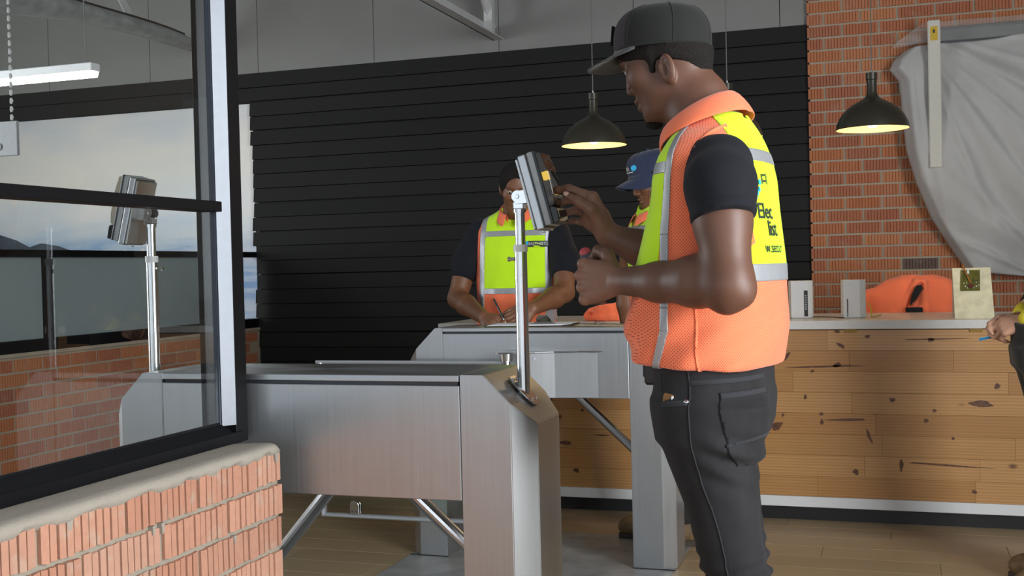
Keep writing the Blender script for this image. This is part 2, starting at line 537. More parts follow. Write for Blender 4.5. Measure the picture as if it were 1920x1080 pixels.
def m_floor():
    t = NT('grey_oak_vinyl_plank')
    v = t.coord('Object', (1.2, 28, 1)); n = t.noise(v, 1.6, 6, 0.65)
    v2 = t.coord('Object', (0.5, 6, 1)); n2 = t.noise(v2, 1.4, 3)
    a = t.mix(t.rand(), lin('#b39a76'), lin('#a68f6e'))
    col = t.mix(n, t.mix(0.5, a, (0.08, 0.055, 0.03, 1)), a)
    t.base(t.mix(t.math('MULTIPLY', n2, 0.25), col, lin('#8f8471')))
    t.l(t.math('MULTIPLY_ADD', n, 0.15, 0.3), t.b.inputs['Roughness'])
    t.bump(n, 0.08, 0.001); return t.m
FLOORM = m_floor()

def m_pine():
    t = NT('knotty_pine')
    oi = t.n('ShaderNodeObjectInfo')
    tc = t.n('ShaderNodeTexCoord')
    cmb = t.n('ShaderNodeCombineXYZ'); 
    t.l(t.math('MULTIPLY', oi.outputs['Random'], 91.0), cmb.inputs[0]); t.l(t.math('MULTIPLY', oi.outputs['Random'], 53.0), cmb.inputs[2])
    add = t.n('ShaderNodeVectorMath', operation='ADD'); t.l(tc.outputs['Object'], add.inputs[0]); t.l(cmb.outputs[0], add.inputs[1])
    mp = t.n('ShaderNodeMapping'); mp.inputs['Scale'].default_value = (1.3, 20, 20); t.l(add.outputs[0], mp.inputs['Vector'])
    wv = t.n('ShaderNodeTexWave', wave_type='BANDS', bands_direction='Z')
    wv.inputs['Scale'].default_value = 1.1; wv.inputs['Distortion'].default_value = 3.2; wv.inputs['Detail'].default_value = 3
    wv.inputs['Detail Scale'].default_value = 1.2
    t.l(mp.outputs['Vector'], wv.inputs['Vector'])
    fine = t.n('ShaderNodeMapping'); fine.inputs['Scale'].default_value = (6, 160, 160); t.l(add.outputs[0], fine.inputs['Vector'])
    fn = t.noise(fine.outputs['Vector'], 1.0, 4)
    a = t.ramp(oi.outputs['Random'], [(0, lin('#b38349')), (0.35, lin('#c4945c')), (0.65, lin('#ab7a43')), (1, lin('#c08c53'))])
    dk = t.mix(0.52, a, lin('#6e4520'))
    col = t.mix(t.math('MULTIPLY', wv.outputs['Fac'], 0.55), a, dk)
    col = t.mix(t.math('MULTIPLY', fn, 0.35), col, lin('#7a4f28'))
    # small natural flecks
    vo = t.n('ShaderNodeTexVoronoi', feature='F1'); vo.inputs['Scale'].default_value = 1.0
    m2 = t.n('ShaderNodeMapping'); m2.inputs['Scale'].default_value = (3.2, 4, 5.2); t.l(add.outputs[0], m2.inputs['Vector'])
    t.l(m2.outputs['Vector'], vo.inputs['Vector'])
    k = t.ramp(vo.outputs['Distance'], [(0.03, (1, 1, 1, 1)), (0.085, (0, 0, 0, 1))])
    col = t.mix(t.math('MULTIPLY', k, 0.8), col, lin('#3d2412'))
    t.base(col); t.setb(Roughness=0.42)
    t.b.inputs['Coat Weight'].default_value = 0.15
    t.bump(fn, 0.05, 0.001)
    return t.m
PINE = m_pine()
KNOT = simple('pine_knot', '#5a3822', 0.5, noise_amt=0.5, scale=60)

def m_mural():
    t = NT('sky_mural_print')
    tc = t.n('ShaderNodeTexCoord'); sep = t.n('ShaderNodeSeparateXYZ'); t.l(tc.outputs['Object'], sep.inputs[0])
    h = t.math('DIVIDE', sep.outputs['Z'], 1.15)             # 0 at the rail, 1 at the top edge
    mp = t.n('ShaderNodeMapping'); mp.inputs['Scale'].default_value = (0.9, 1, 3.2); mp.inputs['Rotation'].default_value = (0, 0.25, 0)
    t.l(tc.outputs['Object'], mp.inputs['Vector'])
    c1 = t.noise(mp.outputs['Vector'], 1.1, 5, 0.55)
    mp2 = t.n('ShaderNodeMapping'); mp2.inputs['Scale'].default_value = (0.5, 1, 9); t.l(tc.outputs['Object'], mp2.inputs['Vector'])
    c2 = t.noise(mp2.outputs['Vector'], 1.4, 5, 0.6)
    base = t.ramp(h, [(0.0, lin('#4a7fb4')), (0.07, lin('#5f92c0')), (0.16, lin('#a3bad0')), (0.3, lin('#ccd2da')), (0.55, lin('#dad8d2')), (1.0, lin('#c3c7ce'))])
    cl = t.ramp(c1, [(0.38, (0, 0, 0, 1)), (0.62, (1, 1, 1, 1))])
    col = t.mix(t.math('MULTIPLY', cl, 0.55), base, lin('#e6ded0'))
    low = t.ramp(h, [(0.05, (1, 1, 1, 1)), (0.32, (0, 0, 0, 1))])
    st = t.ramp(c2, [(0.45, (0, 0, 0, 1)), (0.6, (1, 1, 1, 1))])
    col = t.mix(t.math('MULTIPLY', t.math('MULTIPLY', low, st), 0.6), col, lin('#c4ccd4'))
    t.base(col); t.setb(Roughness=0.4)
    return t.m
MURAL = m_mural()

def m_skin(name, dark, light, rough=0.5):
    t = NT(name)
    v = t.coord('Object'); n = t.noise(v, 26, 5, 0.6); f = t.noise(v, 420, 3)
    at = t.n('ShaderNodeAttribute', attribute_name='palm')
    a = t.mix(n, tuple(x * 0.82 for x in lin(dark)[:3]) + (1,), tuple(x * 1.16 for x in lin(dark)[:3]) + (1,))
    t.base(t.mix(at.outputs['Fac'], a, lin(light)))
    t.setb(Roughness=rough)
    t.b.inputs['Subsurface Weight'].default_value = 0.08
    t.b.inputs['Subsurface Radius'].default_value = (0.02, 0.008, 0.004)
    t.b.inputs['Subsurface Scale'].default_value = 0.3
    t.bump(f, 0.12, 0.0006)
    return t.m
SKIN = m_skin('dark_brown_skin', '#5f3f30', '#a97c68')
SKIN2 = m_skin('warm_brown_skin', '#70482f', '#94674f')
SKIN4 = m_skin('light_tanned_skin', '#b58870', '#c99a84')
HAIR = simple('black_curly_hair', (0.012, 0.010, 0.009, 1), 0.9, 0, 0.2, 0.6, 500, 1.0)
LIPS = simple('lips', '#6a4038', 0.45)
EYEW = simple('eye_white', (0.30, 0.28, 0.26, 1), 0.35)
IRIS = simple('dark_iris', (0.012, 0.008, 0.006, 1), 0.15)
NAIL = simple('finger_nail', '#c9a393', 0.3)

def m_cloth(name, c, mesh=False, rough=0.85, wear=0.0, sheen=0.2, weave=900):
    t = NT(name); c = lin(c) if isinstance(c, str) else c
    v = t.coord('Object'); n = t.noise(v, 14, 3)
    col = t.mix(n, tuple(x * 0.9 for x in c[:3]) + (1,), tuple(min(1, x * 1.08) for x in c[:3]) + (1,))
    if mesh:
        sep = t.n('ShaderNodeSeparateXYZ'); t.l(v, sep.inputs[0])
        def hexdot(ph):
            a = t.math('COSINE', t.math('MULTIPLY_ADD', t.math('ADD', sep.outputs['X'], sep.outputs['Y']), 2 * PI / 0.0066, ph))
            b = t.math('COSINE', t.math('MULTIPLY_ADD', sep.outputs['Z'], 2 * PI / 0.0066, ph))
            return t.math('MULTIPLY', a, b)
        d = hexdot(0.0)
        k = t.ramp(d, [(0.34, (0, 0, 0, 1)), (0.62, (1, 1, 1, 1))])
        col = t.mix(t.math('MULTIPLY', k, 0.8), col, tuple(x * 0.30 for x in c[:3]) + (1,))
        t.bump(t.math('SUBTRACT', 1.0, k), 0.25, 0.001)
    else:
        w = t.noise(v, weave, 2)
        t.bump(w, 0.15, 0.0008)
    if wear:
        wn = t.noise(t.coord('Object', (1, 1, 0.5)), 9, 6, 0.6)
        col = t.mix(t.math('MULTIPLY', t.ramp(wn, [(0.42, (0, 0, 0, 1)), (0.72, (1, 1, 1, 1))]), wear), col, tuple(min(1, x * 2.2) for x in c[:3]) + (1,))
    t.base(col); t.setb(Roughness=rough)
    t.b.inputs['Sheen Weight'].default_value = sheen
    t.b.inputs['Specular IOR Level'].default_value = 0.25
    return t.m
ORANGE = m_cloth('fluorescent_orange_mesh', (0.90, 0.200, 0.092, 1), mesh=True)
ORANGE_P = m_cloth('fluorescent_orange_plain', (0.90, 0.190, 0.082, 1))
LIME = m_cloth('fluorescent_lime', (0.52, 0.82, 0.012, 1))
REFLECT = simple('grey_reflective_tape', (0.34, 0.35, 0.37, 1), 0.42, 0.35, 0.5, 0.04)
NAVY = m_cloth('dark_navy_knit', (0.0065, 0.007, 0.011, 1), sheen=0.03)
BLACKC = m_cloth('black_cloth', (0.012, 0.012, 0.013, 1), sheen=0.03)
DENIM = m_cloth('charcoal_denim', (0.0125, 0.0120, 0.0135, 1), sheen=0.04, wear=0.6)
DENIM_S = m_cloth('charcoal_denim_seam', (0.025, 0.026, 0.030, 1), sheen=0.06)
WORKTR = m_cloth('dark_work_trousers', (0.020, 0.018, 0.016, 1))
WORKTR_K = m_cloth('grey_brown_trouser_panel', (0.038, 0.033, 0.028, 1))
CAPNAVY = m_cloth('navy_cap_cotton', (0.022, 0.030, 0.065, 1))
CAPFRONT = m_cloth('grey_black_cap_front', (0.042, 0.034, 0.040, 1), sheen=0.05)
CAPMESH = m_cloth('black_cap_mesh', (0.013, 0.0135, 0.0125, 1), sheen=0.08)
CAPBRIM = m_cloth('grey_cap_brim', (0.055, 0.052, 0.055, 1))
YELLOW = simple('yellow_fabric', (0.75, 0.62, 0.03, 1), 0.7)
BOOT = simple('tan_boot_leather', '#6b5234', 0.7, noise_amt=0.3, scale=30)
SOLE = simple('dark_boot_sole', '#3a3128', 0.8)
INK = simple('dark_print', (0.03, 0.035, 0.03, 1), 0.6)
CYAN = simple('cyan_print', (0.02, 0.42, 0.75, 1), 0.6)
WHITEINK = simple('pale_print', (0.6, 0.62, 0.6, 1), 0.6)

def emit(name, col, s):
    m = bpy.data.materials.new(name); m.use_nodes = True; t = m.node_tree
    t.nodes.remove(t.nodes['Principled BSDF']); e = t.nodes.new('ShaderNodeEmission')
    e.inputs['Color'].default_value = col; e.inputs['Strength'].default_value = s
    t.links.new(e.outputs[0], t.nodes['Material Output'].inputs['Surface']); return m
BULB = emit('warm_bulb', (1.0, 0.86, 0.52, 1), 6.0)
TUBE_LIGHT = emit('tube_diffuser', (1.0, 0.97, 0.88, 1), 9.0)
SHADE_OUT = simple('bronze_black_lacquer', (0.030, 0.027, 0.018, 1), 0.33, 0.15, 0.5, 0.1, 200)
SHADE_IN = simple('cream_lamp_lining', (0.80, 0.66, 0.34, 1), 0.6, noise_amt=0.02)
def m_sheet():
    t = NT('translucent_plastic_sheet')
    v = t.coord('Object', (1, 1, 0.7)); n = t.noise(v, 3.2, 4, 0.55); f = t.noise(v, 14, 4, 0.5)
    t.base((0.52, 0.51, 0.495, 1)); t.setb(Roughness=0.55, Alpha=0.80)
    t.l(t.math('MULTIPLY_ADD', n, 0.25, 0.66), t.b.inputs['Alpha'])
    t.bump(f, 0.6, 0.012)
    return t.m
SHEET = m_sheet()
IVORY = simple('stained_ivory_plastic', '#d9d3b4', 0.5, noise_amt=0.14, scale=22)
PCB = simple('green_circuit_board', '#5c5a22', 0.45, noise_amt=0.25, scale=70)
# ------------------------------------------------------------------ the room
def sbox(name, lo, hi, mat, parent=None, bev=0.0, kind='structure', **kw):
    o = MB().box(lo, hi, bev).build(name, mat, parent, world=parent is not None)
    if kind and parent is None: o['kind'] = kind
    return o

# floor: sub-floor + loose-laid planks
floor = sbox('floor', (-8.2, -3.5, -0.06), (3.5, 8.0, -0.0035), FLOORM)
pl_me = {}
row = 0; y = 3.30
while y < 7.70:
    x = -4.62 - ((row * 0.47) % 1.22)
    while x < 1.5:
        x0, x1 = max(x, -4.62), min(x + 1.219, 1.6)
        if x1 - x0 > 0.08:
            key = round(x1 - x0, 3)
            if key not in pl_me:
                o = MB().box((-(x1 - x0) / 2, -0.0895, -0.0034), ((x1 - x0) / 2, 0.0895, 0.0), 0.0008).build('plank', FLOORM, floor)
                pl_me[key] = o.data
            else:
                o = bpy.data.objects.new('plank', pl_me[key]); _link(o, floor)
            o.location = ((x0 + x1) / 2, y + 0.09, 0)
        x += 1.221
    y += 0.181; row += 1
o = MB().box((-2.03, 2.0, 0.0), (-0.865, 5.12, 0.0025), 0.001).build('trim_1', PLATE); o['kind'] = 'structure'
o['label'] = 'grey vinyl floor strip running under both turnstiles'

# back wall: painted panels above, dark boards below
wall_back = sbox('wall_back', (-8.2, 7.79, 0), (-0.44, 7.95, 4.3), WALLGREY)
x = -2.65 - 0.985 * 6
while x < -0.5:
    sbox('wall_panel', (max(x + 0.002, -8.2), 7.745, 2.803), (min(x + 0.983, -0.45), 7.79, 4.3), WALLGREY, wall_back, 0.002)
    x += 0.985
sbox('cladding_backing', (-4.66, 7.765, 0), (-0.44, 7.79, 2.80), CLAD, wall_back)
sbox('cladding_backing', (-8.2, 7.765, 2.578), (-4.66, 7.79, 2.80), CLAD, wall_back)
z = 2.80; k = 0
ends = [-4.70, -4.70, -4.685, -4.70, -4.665, -4.69, -4.66, -4.67, -4.68, -4.66, -4.665]
gaps = {2, 4, 9, 11, 14, 18, 21}
gi = 0
while z > 0.02:
    h = 0.1115
    x0 = -8.2 if k < 2 else ends[gi % len(ends)]
    if k in gaps: gi += 1
    g = 0.009 if (k + 1) in gaps else 0.0035
    zb = max(z - h + g, 0.0)
    pr = 0.020 + 0.003 * rnd.random()
    MB().prism([(x0, 7.79, zb), (x0, 7.79 - 0.055 - pr * 0.35, zb), (x0, 7.79 - 0.052, z), (x0, 7.79, z)], (-0.47 - x0, 0, 0), 0.0012).build('cladding_board', CLAD, wall_back, world=True)
    z -= h; k += 1

# ribbed bricks
def brick_mesh(name, L, H, D, ribs, depth, seed, jag=0.0015, gw=0.28):
    """front towards -Y, origin at the middle of the front face"""
    r = random.Random(seed); pts = []
    p = L / ribs
    for i in range(ribs):
        a = -L / 2 + i * p; j = (r.random() - 0.5) * jag
        pts += [(a + p * gw * 0.5, -j), (a + p * (1 - gw * 0.5), -j)]
        if i < ribs - 1: pts += [(a + p * (1 - gw * 0.42), depth), (a + p * (1 + gw * 0.42), depth)]
    pts[0] = (-L / 2, 0.001); pts[-1] = (L / 2, 0.001)
    pts += [(L / 2, D), (-L / 2, D)]
    n = len(pts); V = []; F = []
    for s_ in (0, 1):
        for (x_, y_) in pts:
            V.append((x_, y_, (H / 2 if s_ else -H / 2) + (r.random() - 0.5) * jag * 1.6 * (1 if y_ < 0.002 else 0)))
    for i in range(n): F.append((i, (i + 1) % n, n + (i + 1) % n, n + i))
    F.append(tuple(range(n))[::-1]); F.append(tuple(range(n, 2 * n)))
    me = bpy.data.meshes.new(name); me.from_pydata(V, [], F); me.update()
    return me
def brick(me, mat, loc, rz, parent, jig=0.002):
    o = bpy.data.objects.new('brick', me); _link(o, parent)
    b = ORIG[parent.name]
    o.location = (loc[0] - b.x, loc[1] - b.y, loc[2] - b.z); o.rotation_euler = (rnd.uniform(-.006, .006), rnd.uniform(-.006, .006), rz + rnd.uniform(-.006, .006))
    if mat is not None and me.materials[0] is not mat:
        o.material_slots[0].link = 'OBJECT'; o.material_slots[0].material = mat
    return o
def brick_set(L, H, ribs, depth, mat, n=4, D=0.05):
    out = []
    for i in range(n):
        a = brick_mesh('brick_stretcher', L, H, D, ribs, depth, i); a.materials.append(mat)
        hs = brick_mesh('brick_half', L * 0.455, H, D, max(4, ribs // 2), depth, i + 50); hs.materials.append(mat)
        out.append((a, hs))
    return out

# red brick wall behind the counter
wall_brick = sbox('wall_back_right', (-0.492, 7.709, 0), (3.5, 7.95, 4.3), MORTAR_FAR)
wall_brick['label'] = 'red ribbed brick wall behind the reception counter'
bs = brick_set(0.212, 0.0668, 11, 0.006, BRICK_FAR)
P = 0.0802; z = 1.7427 - 12 * P; r_ = 0
rows = []
while z < 3.10:
    half = (round((z - 1.7427) / P) % 2) != 0
    x = -0.503; first = True
    while x < 1.62:
        full, hf = bs[rnd.randrange(4)]
        if first and half: L = 0.212 * 0.455; me = hf
        else: L = 0.212; me = full
        dark = abs(z - (1.7427 - 7 * P)) < 0.01 and 0.02 < x < 0.2
        brick(me, BRICK_DARK if dark or rnd.random() < 0.012 else BRICK_FAR, (x + L / 2, 7.700 + rnd.uniform(-.002, .002), z + 0.0334), 0, wall_brick)
        x += L + 0.0155; first = False
    z += P

# low brick wall on the far left with its glazed screen
wall_l2 = sbox('wall_left', (-4.86, 3.4, 0), (-4.668, 7.74, 0.815), MORTAR_FAR)
bs2 = brick_set(0.218, 0.0668, 11, 0.005, BRICK_FAR, 3)
z = 0.8005 - 0.0668; k = 0
while z > 0.0:
    y = 5.131 - 0.234 * 4 + (0.117 if k % 2 else 0)
    while y < 7.70:
        full, hf = bs2[rnd.randrange(3)]
        if y + 0.218 < 7.74: brick(full, None, (-4.660, y + 0.109, z + 0.0334), PI / 2, wall_l2)
        y += 0.234
    z -= 0.0802; k += 1
MB().box((-4.87, 3.4, 0.812), (-4.655, 7.74, 0.836), 0.006).build('mortar_cap', MORTAR_FAR, wall_l2, world=True)
win2 = empty('window_2', (-4.70, 5.6, 0.836), kind='structure')
win2['label'] = 'black framed frosted glass screen on the far low brick wall'
sbox('bottom_rail', (-4.76, 3.4, 0.836), (-4.67, 7.735, 0.905), FRAME, win2, 0.003)
sbox('top_rail', (-4.76, 3.4, 1.378), (-4.67, 7.735, 1.42), FRAME, win2, 0.003)
for py_ in (3.45, 4.45, 5.45, 6.45, 7.45):
    sbox('post', (-4.755, py_ - 0.03, 0.905), (-4.675, py_ + 0.03, 1.378), FRAME, win2, 0.003)
for py_ in (3.45, 4.45, 5.45, 6.45):
    sbox('frosted_pane', (-4.72, py_ + 0.03, 0.905), (-4.71, py_ + 0.97, 1.378), FROST, win2)

# near low brick wall with the big window
wall_n = sbox('wall_near_left', (-1.655, -0.8, 0), (-1.4085, 2.396, 0.815), MORTAR)
wall_n['label'] = 'low pale ribbed brick wall in front of the near turnstile'
bs3 = []
for i in range(6):
    a = brick_mesh('brick_stretcher', 0.226, 0.0675, 0.05, 11, 0.007, 100 + i, 0.0034, 0.2); a.materials.append(BRICK_NEAR)
    h_ = brick_mesh('brick_half', 0.100, 0.0675, 0.05, 5, 0.007, 200 + i, 0.0034, 0.2); h_.materials.append(BRICK_NEAR)
    bs3.append((a, h_))
z = 0.8235 - 0.0675; k = 0
while z > -0.02:
    y1 = 2.4015
    first = True
    while y1 > 0.75:
        full, hf = bs3[rnd.randrange(6)]
        if first and k % 2 == 0: L = 0.100; me = hf
        else: L = 0.226; me = full
        brick(me, None, (-1.4005 + rnd.uniform(-.0025, .0025), y1 - L / 2, z + 0.0338), PI / 2, wall_n)
        y1 -= L + 0.0115; first = False
    z -= 0.0785; k += 1
# trowelled mortar cap with a ragged lower edge
V = []; F = []; N = 150
for i in range(N + 1):
    y = -0.8 + (2.4035 + 0.8) * i / N
    rg = 0.0065 * math.sin(y * 41) + 0.004 * math.sin(y * 97 + 1) + 0.003 * math.sin(y * 190 + 2)
    w = 0.002 * math.sin(y * 23)
    e = 1.0 if i < N else 0.55
    ring = [(-1.396 + w, 0.824 + rg * 0.8), (-1.3945 + w, 0.832), (-1.397 + w, 0.8395 * 1.0), (-1.405 + w, 0.8445), (-1.425, 0.8465), (-1.52, 0.8405), (-1.655, 0.8405), (-1.657, 0.812), (-1.41, 0.812)]
    for (x, z) in ring:
        zz = z if i < N else 0.812 + (z - 0.812) * 0.62
        V.append((x if i < N else x - 0.006 * (x > -1.42), y, zz))
m = 9
for i in range(N):
    for j in range(m):
        F.append((i * m + j, i * m + (j + 1) % m, (i + 1) * m + (j + 1) % m, (i + 1) * m + j))
F.append(tuple(range(m))); F.append(tuple(range(N * m, N * m + m))[::-1])
cap_ = put('mortar_cap', V, F, MORTAR_CAP, wall_n, True, True)
bm_ = bmesh.new(); bm_.from_mesh(cap_.data); bmesh.ops.recalc_face_normals(bm_, faces=bm_.faces); bm_.to_mesh(cap_.data); bm_.free()
# mortar runs squeezed out over the bricks
for (yy, zz, hh, ww) in ((2.378, 0.812, 0.022, 0.009), (1.93, 0.744, 0.022, 0.006), (1.90, 0.746, 0.018, 0.005), (1.47, 0.744, 0.020, 0.006), (2.19, 0.661, 0.016, 0.005), (1.66, 0.812, 0.022, 0.010)):
    b = MB(); b.mesh(*[[(-1.3965, yy - ww, zz + hh * .5), (-1.3965, yy + ww, zz + hh * .5), (-1.3975, yy + ww * .4, zz - hh * .5), (-1.3975, yy - ww * .4, zz - hh * .5), (-1.412, yy - ww, zz + hh * .5), (-1.412, yy + ww, zz + hh * .5), (-1.412, yy + ww * .4, zz - hh * .5), (-1.412, yy - ww * .4, zz - hh * .5)],
            [(0, 1, 2, 3), (4, 5, 6, 7), (0, 1, 5, 4), (1, 2, 6, 5), (2, 3, 7, 6), (3, 0, 4, 7)]])
    b.build('mortar_run', MORTAR_CAP, wall_n, world=True)

win1 = empty('window_1', (-1.56, 1.0, 0.84), kind='structure')
win1['label'] = 'tall clear window in a black frame on the near brick wall'
sbox('bottom_rail', (-1.615, -0.8, 0.839), (-1.518, 2.4265, 0.867), FRAME, win1, 0.0015)
sbox('end_post', (-1.612, 2.4265, 0.839), (-1.521, 2.4555, 3.36), FRAME, win1, 0.0015)
sbox('jamb', (-1.615, 2.3985, 0.867), (-1.518, 2.4265, 3.36), FRAME, win1, 0.0012)
sbox('head_rail', (-1.615, -0.8, 3.30), (-1.518, 2.4265, 3.36), FRAME, win1, 0.0015)
def bead_profile(a0, a1, b0, b1):
    # stepped glazing bead between (a0,b0) on the frame edge and (a1,b1) on the glass
    L_ = lambda t: (a0 + (a1 - a0) * t, b0 + (b1 - b0) * t)
    return L_
pts = [(-1.5185, 2.3985), (-1.5405, 2.3715), (-1.5425, 2.3725), (-1.5440, 2.3680), (-1.5460, 2.3690), (-1.5475, 2.3600), (-1.5515, 2.3600), (-1.60, 2.3985)]
MB().prism([(a, b, 0.885) for a, b in pts], (0, 0, 2.42)).build('jamb_bead', BEAD, win1, world=True)
pts = [(-1.5185, 0.867), (-1.5420, 0.888), (-1.5445, 0.888), (-1.5465, 0.8935), (-1.5515, 0.8935), (-1.60, 0.867)]
MB().prism([(a, -0.8, b) for a, b in pts], (0, 3.185, 0)).build('sill_bead', FRAME, win1, world=True)
sbox('mid_rail', (-1.575, -0.8, 1.401), (-1.520, 2.366, 1.4255), FRAME, win1, 0.0015)
sbox('glass_pane', (-1.5512, -0.8, 0.880), (-1.5468, 2.3985, 1.405), GLASS, win1)
sbox('glass_pane', (-1.5512, -0.8, 1.421), (-1.5468, 2.3985, 3.31), GLASS, win1)

# remaining shell
sbox('ceiling', (-8.2, -3.5, 4.3), (3.5, 8.0, 4.4), CEIL)
def holed_wall(name, ax, at, th, u0, u1, h, win, mat, wname):
    """wall across axis ax at coordinate `at` with one window opening (ua,ub,za,zb), built as four pieces joined"""
    ua, ub, za, zb = win; b = MB()
    for (p, q, r, s_) in ((u0, ua, 0, h), (ub, u1, 0, h), (ua, ub, 0, za), (ua, ub, zb, h)):
        lo = [0, 0, r]; hi = [0, 0, s_]
        lo[ax] = at; hi[ax] = at + th; lo[1 - ax] = p; hi[1 - ax] = q
        b.box(lo, hi)
    o = b.build(name, mat); o['kind'] = 'structure'
    w = empty(wname, tuple((at + th / 2, (ua + ub) / 2, za) if ax == 0 else ((ua + ub) / 2, at + th / 2, za)), kind='structure')
    m_ = at + th / 2
    def piece(nm, a, b_, c, d, t, mt):
        lo = [0, 0, c]; hi = [0, 0, d]; lo[ax] = m_ - t; hi[ax] = m_ + t; lo[1 - ax] = a; hi[1 - ax] = b_
        sbox(nm, lo, hi, mt, w)
    for (a, b_, c, d) in ((ua, ub, za, za + .06), (ua, ub, zb - .06, zb), (ua, ua + .06, za + .06, zb - .06), (ub - .06, ub, za + .06, zb - .06), ((ua + ub) / 2 - .03, (ua + ub) / 2 + .03, za + .06, zb - .06)):
        piece('window_frame', a, b_, c, d, 0.035, FRAME)
    piece('glass_pane', ua + .06, ub - .06, za + .06, zb - .06, 0.003, GLASS)
holed_wall('wall_right', 0, 3.3, 0.2, -3.5, 8.0, 4.3, (-1.1, 2.3, 0.7, 2.8), WALLWHITE, 'window_3')
holed_wall('wall_front', 1, -3.5, 0.2, -8.2, 3.5, 4.3, (-5.0, 2.7, 0.06, 2.8), WALLWHITE, 'window_4')
holed_wall('wall_far_left', 0, -8.2, 0.2, -3.5, 8.0, 4.3, (1.1, 4.1, 0.85, 2.75), WALLWHITE, 'window_5')

# sky photograph printed on the back wall beyond the boards
mur = MB().box((-1.75, -0.012, -1.32), (1.75, 0, 1.155)).build('wall_mural', MURAL)
mur.location = (-6.45, 7.79, 1.42)
mur.location.y = 7.789
tag(mur, 'wall print of a pale cloudy sky above blue hills', 'wall print')
ORIG[mur.name] = Vector(mur.location)
hv = [(-1.75, .10), (-1.45, .13), (-1.2, .20), (-0.95, .26), (-0.75, .22), (-0.55, .16), (-0.42, .10), (-0.3, .13), (-0.12, .10), (0.05, .045), (0.25, .03), (0.3, -.2), (-1.75, -.2)]
MB().prism([(a, -0.0125, b) for a, b in hv], (0, -0.0012, 0)).build('printed_hills', simple('hill_print', '#39434f', 0.5, noise_amt=0.35, scale=9), mur)
for i, (a, w_, h_) in enumerate(((-0.12, .10, .05), (0.03, .12, .045), (0.2, .12, .06), (0.38, .05, .05), (0.5, .07, .055), (0.68, .05, .06))):
    MB().prism([(a, -0.0138, -.05), (a + w_, -0.0138, -.05), (a + w_, -0.0138, h_ * .7), (a + w_ / 2, -0.0138, h_), (a, -0.0138, h_ * .7)], (0, -0.0008, 0)).build('printed_house', simple('house_print', '#c9cdd0', 0.5), mur)
# ------------------------------------------------------------------ turnstiles
def make_turnstile(flat, fall, label, vside):
    """length along X, front face at y=-0.14; flat / fall = head outline of the end posts; vside = side (+1 far / -1 near) where the tripod sits"""
    t = empty('turnstile', (0, 0, 0), label=label, cat='turnstile', group='waist-high tripod turnstiles')
    D = 0.14; HT = 0.990
    # body
    MB().box((-0.409, -D, 0.697), (0.409, D, 0.969), 0.0022, seg=2).build('body_panel', STEEL, t)
    MB().box((-0.404, -D + 0.006, 0.966), (0.404, D - 0.006, 0.9785)).build('lid_gap', DARKGREY, t)
    b = MB().box((-0.4085, -D - 0.003, 0.977), (0.4085, D + 0.003, 0.9935), 0.002, seg=2); b.build('lid', STEEL_TOP, t)
    # end posts: chamfered plan, sloping head
    for s in (-1, 1):
        xs0, xs1, xe, c = 0.4105, 0.535, 0.584, 0.05
        plan = [(xs0, -D), (xs1, -D), (xe, -D + c), (xe, D - c), (xs1, D), (xs0, D)]
        def ztop(x): return HT + 0.0035 if x <= xs0 + flat else HT + 0.0035 - (x - xs0 - flat) * 1.0
        bm = bmesh.new()
        lo = [bm.verts.new((s * x, y, 0.0)) for x, y in plan]
        hi = [bm.verts.new((s * x, y, ztop(x))) for x, y in plan]
        k0 = bm.verts.new((s * (xs0 + flat), -D, ztop(xs0 + flat))); k1 = bm.verts.new((s * (xs0 + flat), D, ztop(xs0 + flat)))
        bm.faces.new(lo)
        bm.faces.new((lo[0], lo[1], hi[1], k0, hi[0]))
        for i in (1, 2, 3): bm.faces.new((lo[i], lo[i + 1], hi[i + 1], hi[i]))
        bm.faces.new((lo[4], lo[5], hi[5], k1, hi[4]))
        bm.faces.new((lo[5], lo[0], hi[0], hi[5]))
        bm.faces.new((hi[0], k0, k1, hi[5]))
        bm.faces.new((k0, hi[1], hi[2], hi[3], hi[4], k1))
        bmesh.ops.recalc_face_normals(bm, faces=bm.faces)
        bmesh.ops.bevel(bm, geom=list(bm.edges), offset=0.0018, segments=2, affect='EDGES')
        putbm('end_post', bm, STEEL, t)
    # tripod: slanted hub with three arms on the far side
    y = vside * D
    hub = MB().tube([(0.0, y - vside * 0.03, 0.80), (0.0, y + vside * 0.05, 0.76)], [0.075, 0.06], 28).build('tripod_hub', CHROME, t)
    c = Vector((0, y + vside * 0.045, 0.765))
    for tip in ((0.37, 0.10, -0.385), (-0.37, 0.10, -0.385), (0.0, 0.47, 0.02)):
        e = c + Vector((tip[0], vside * tip[1], tip[2]))
        MB().tube([c, e], 0.019, 16).tube([e, e + (e - c).normalized() * 0.006], [0.019, 0.012], 16).build('arm', TUBE, t)
    for s in (-1, 1):
        MB().box((s * 0.497 - 0.088, -D - 0.002, 0.0), (s * 0.497 + 0.088, -D + 0.004, 0.004)).build('base_bead', RUBBER, t)
    return t
tn = make_turnstile(0.058, 0.06, 'nearer brushed steel turnstile in front, passing behind the black window frame', 1)
tn.location = (-1.3765, 2.48 + 0.14, 0.008)
tf = make_turnstile(0.035, 0.089, 'farther brushed steel turnstile with a clipboard on its lid', 1)
tf.location = (-1.4405, 4.56 + 0.14, 0.003)
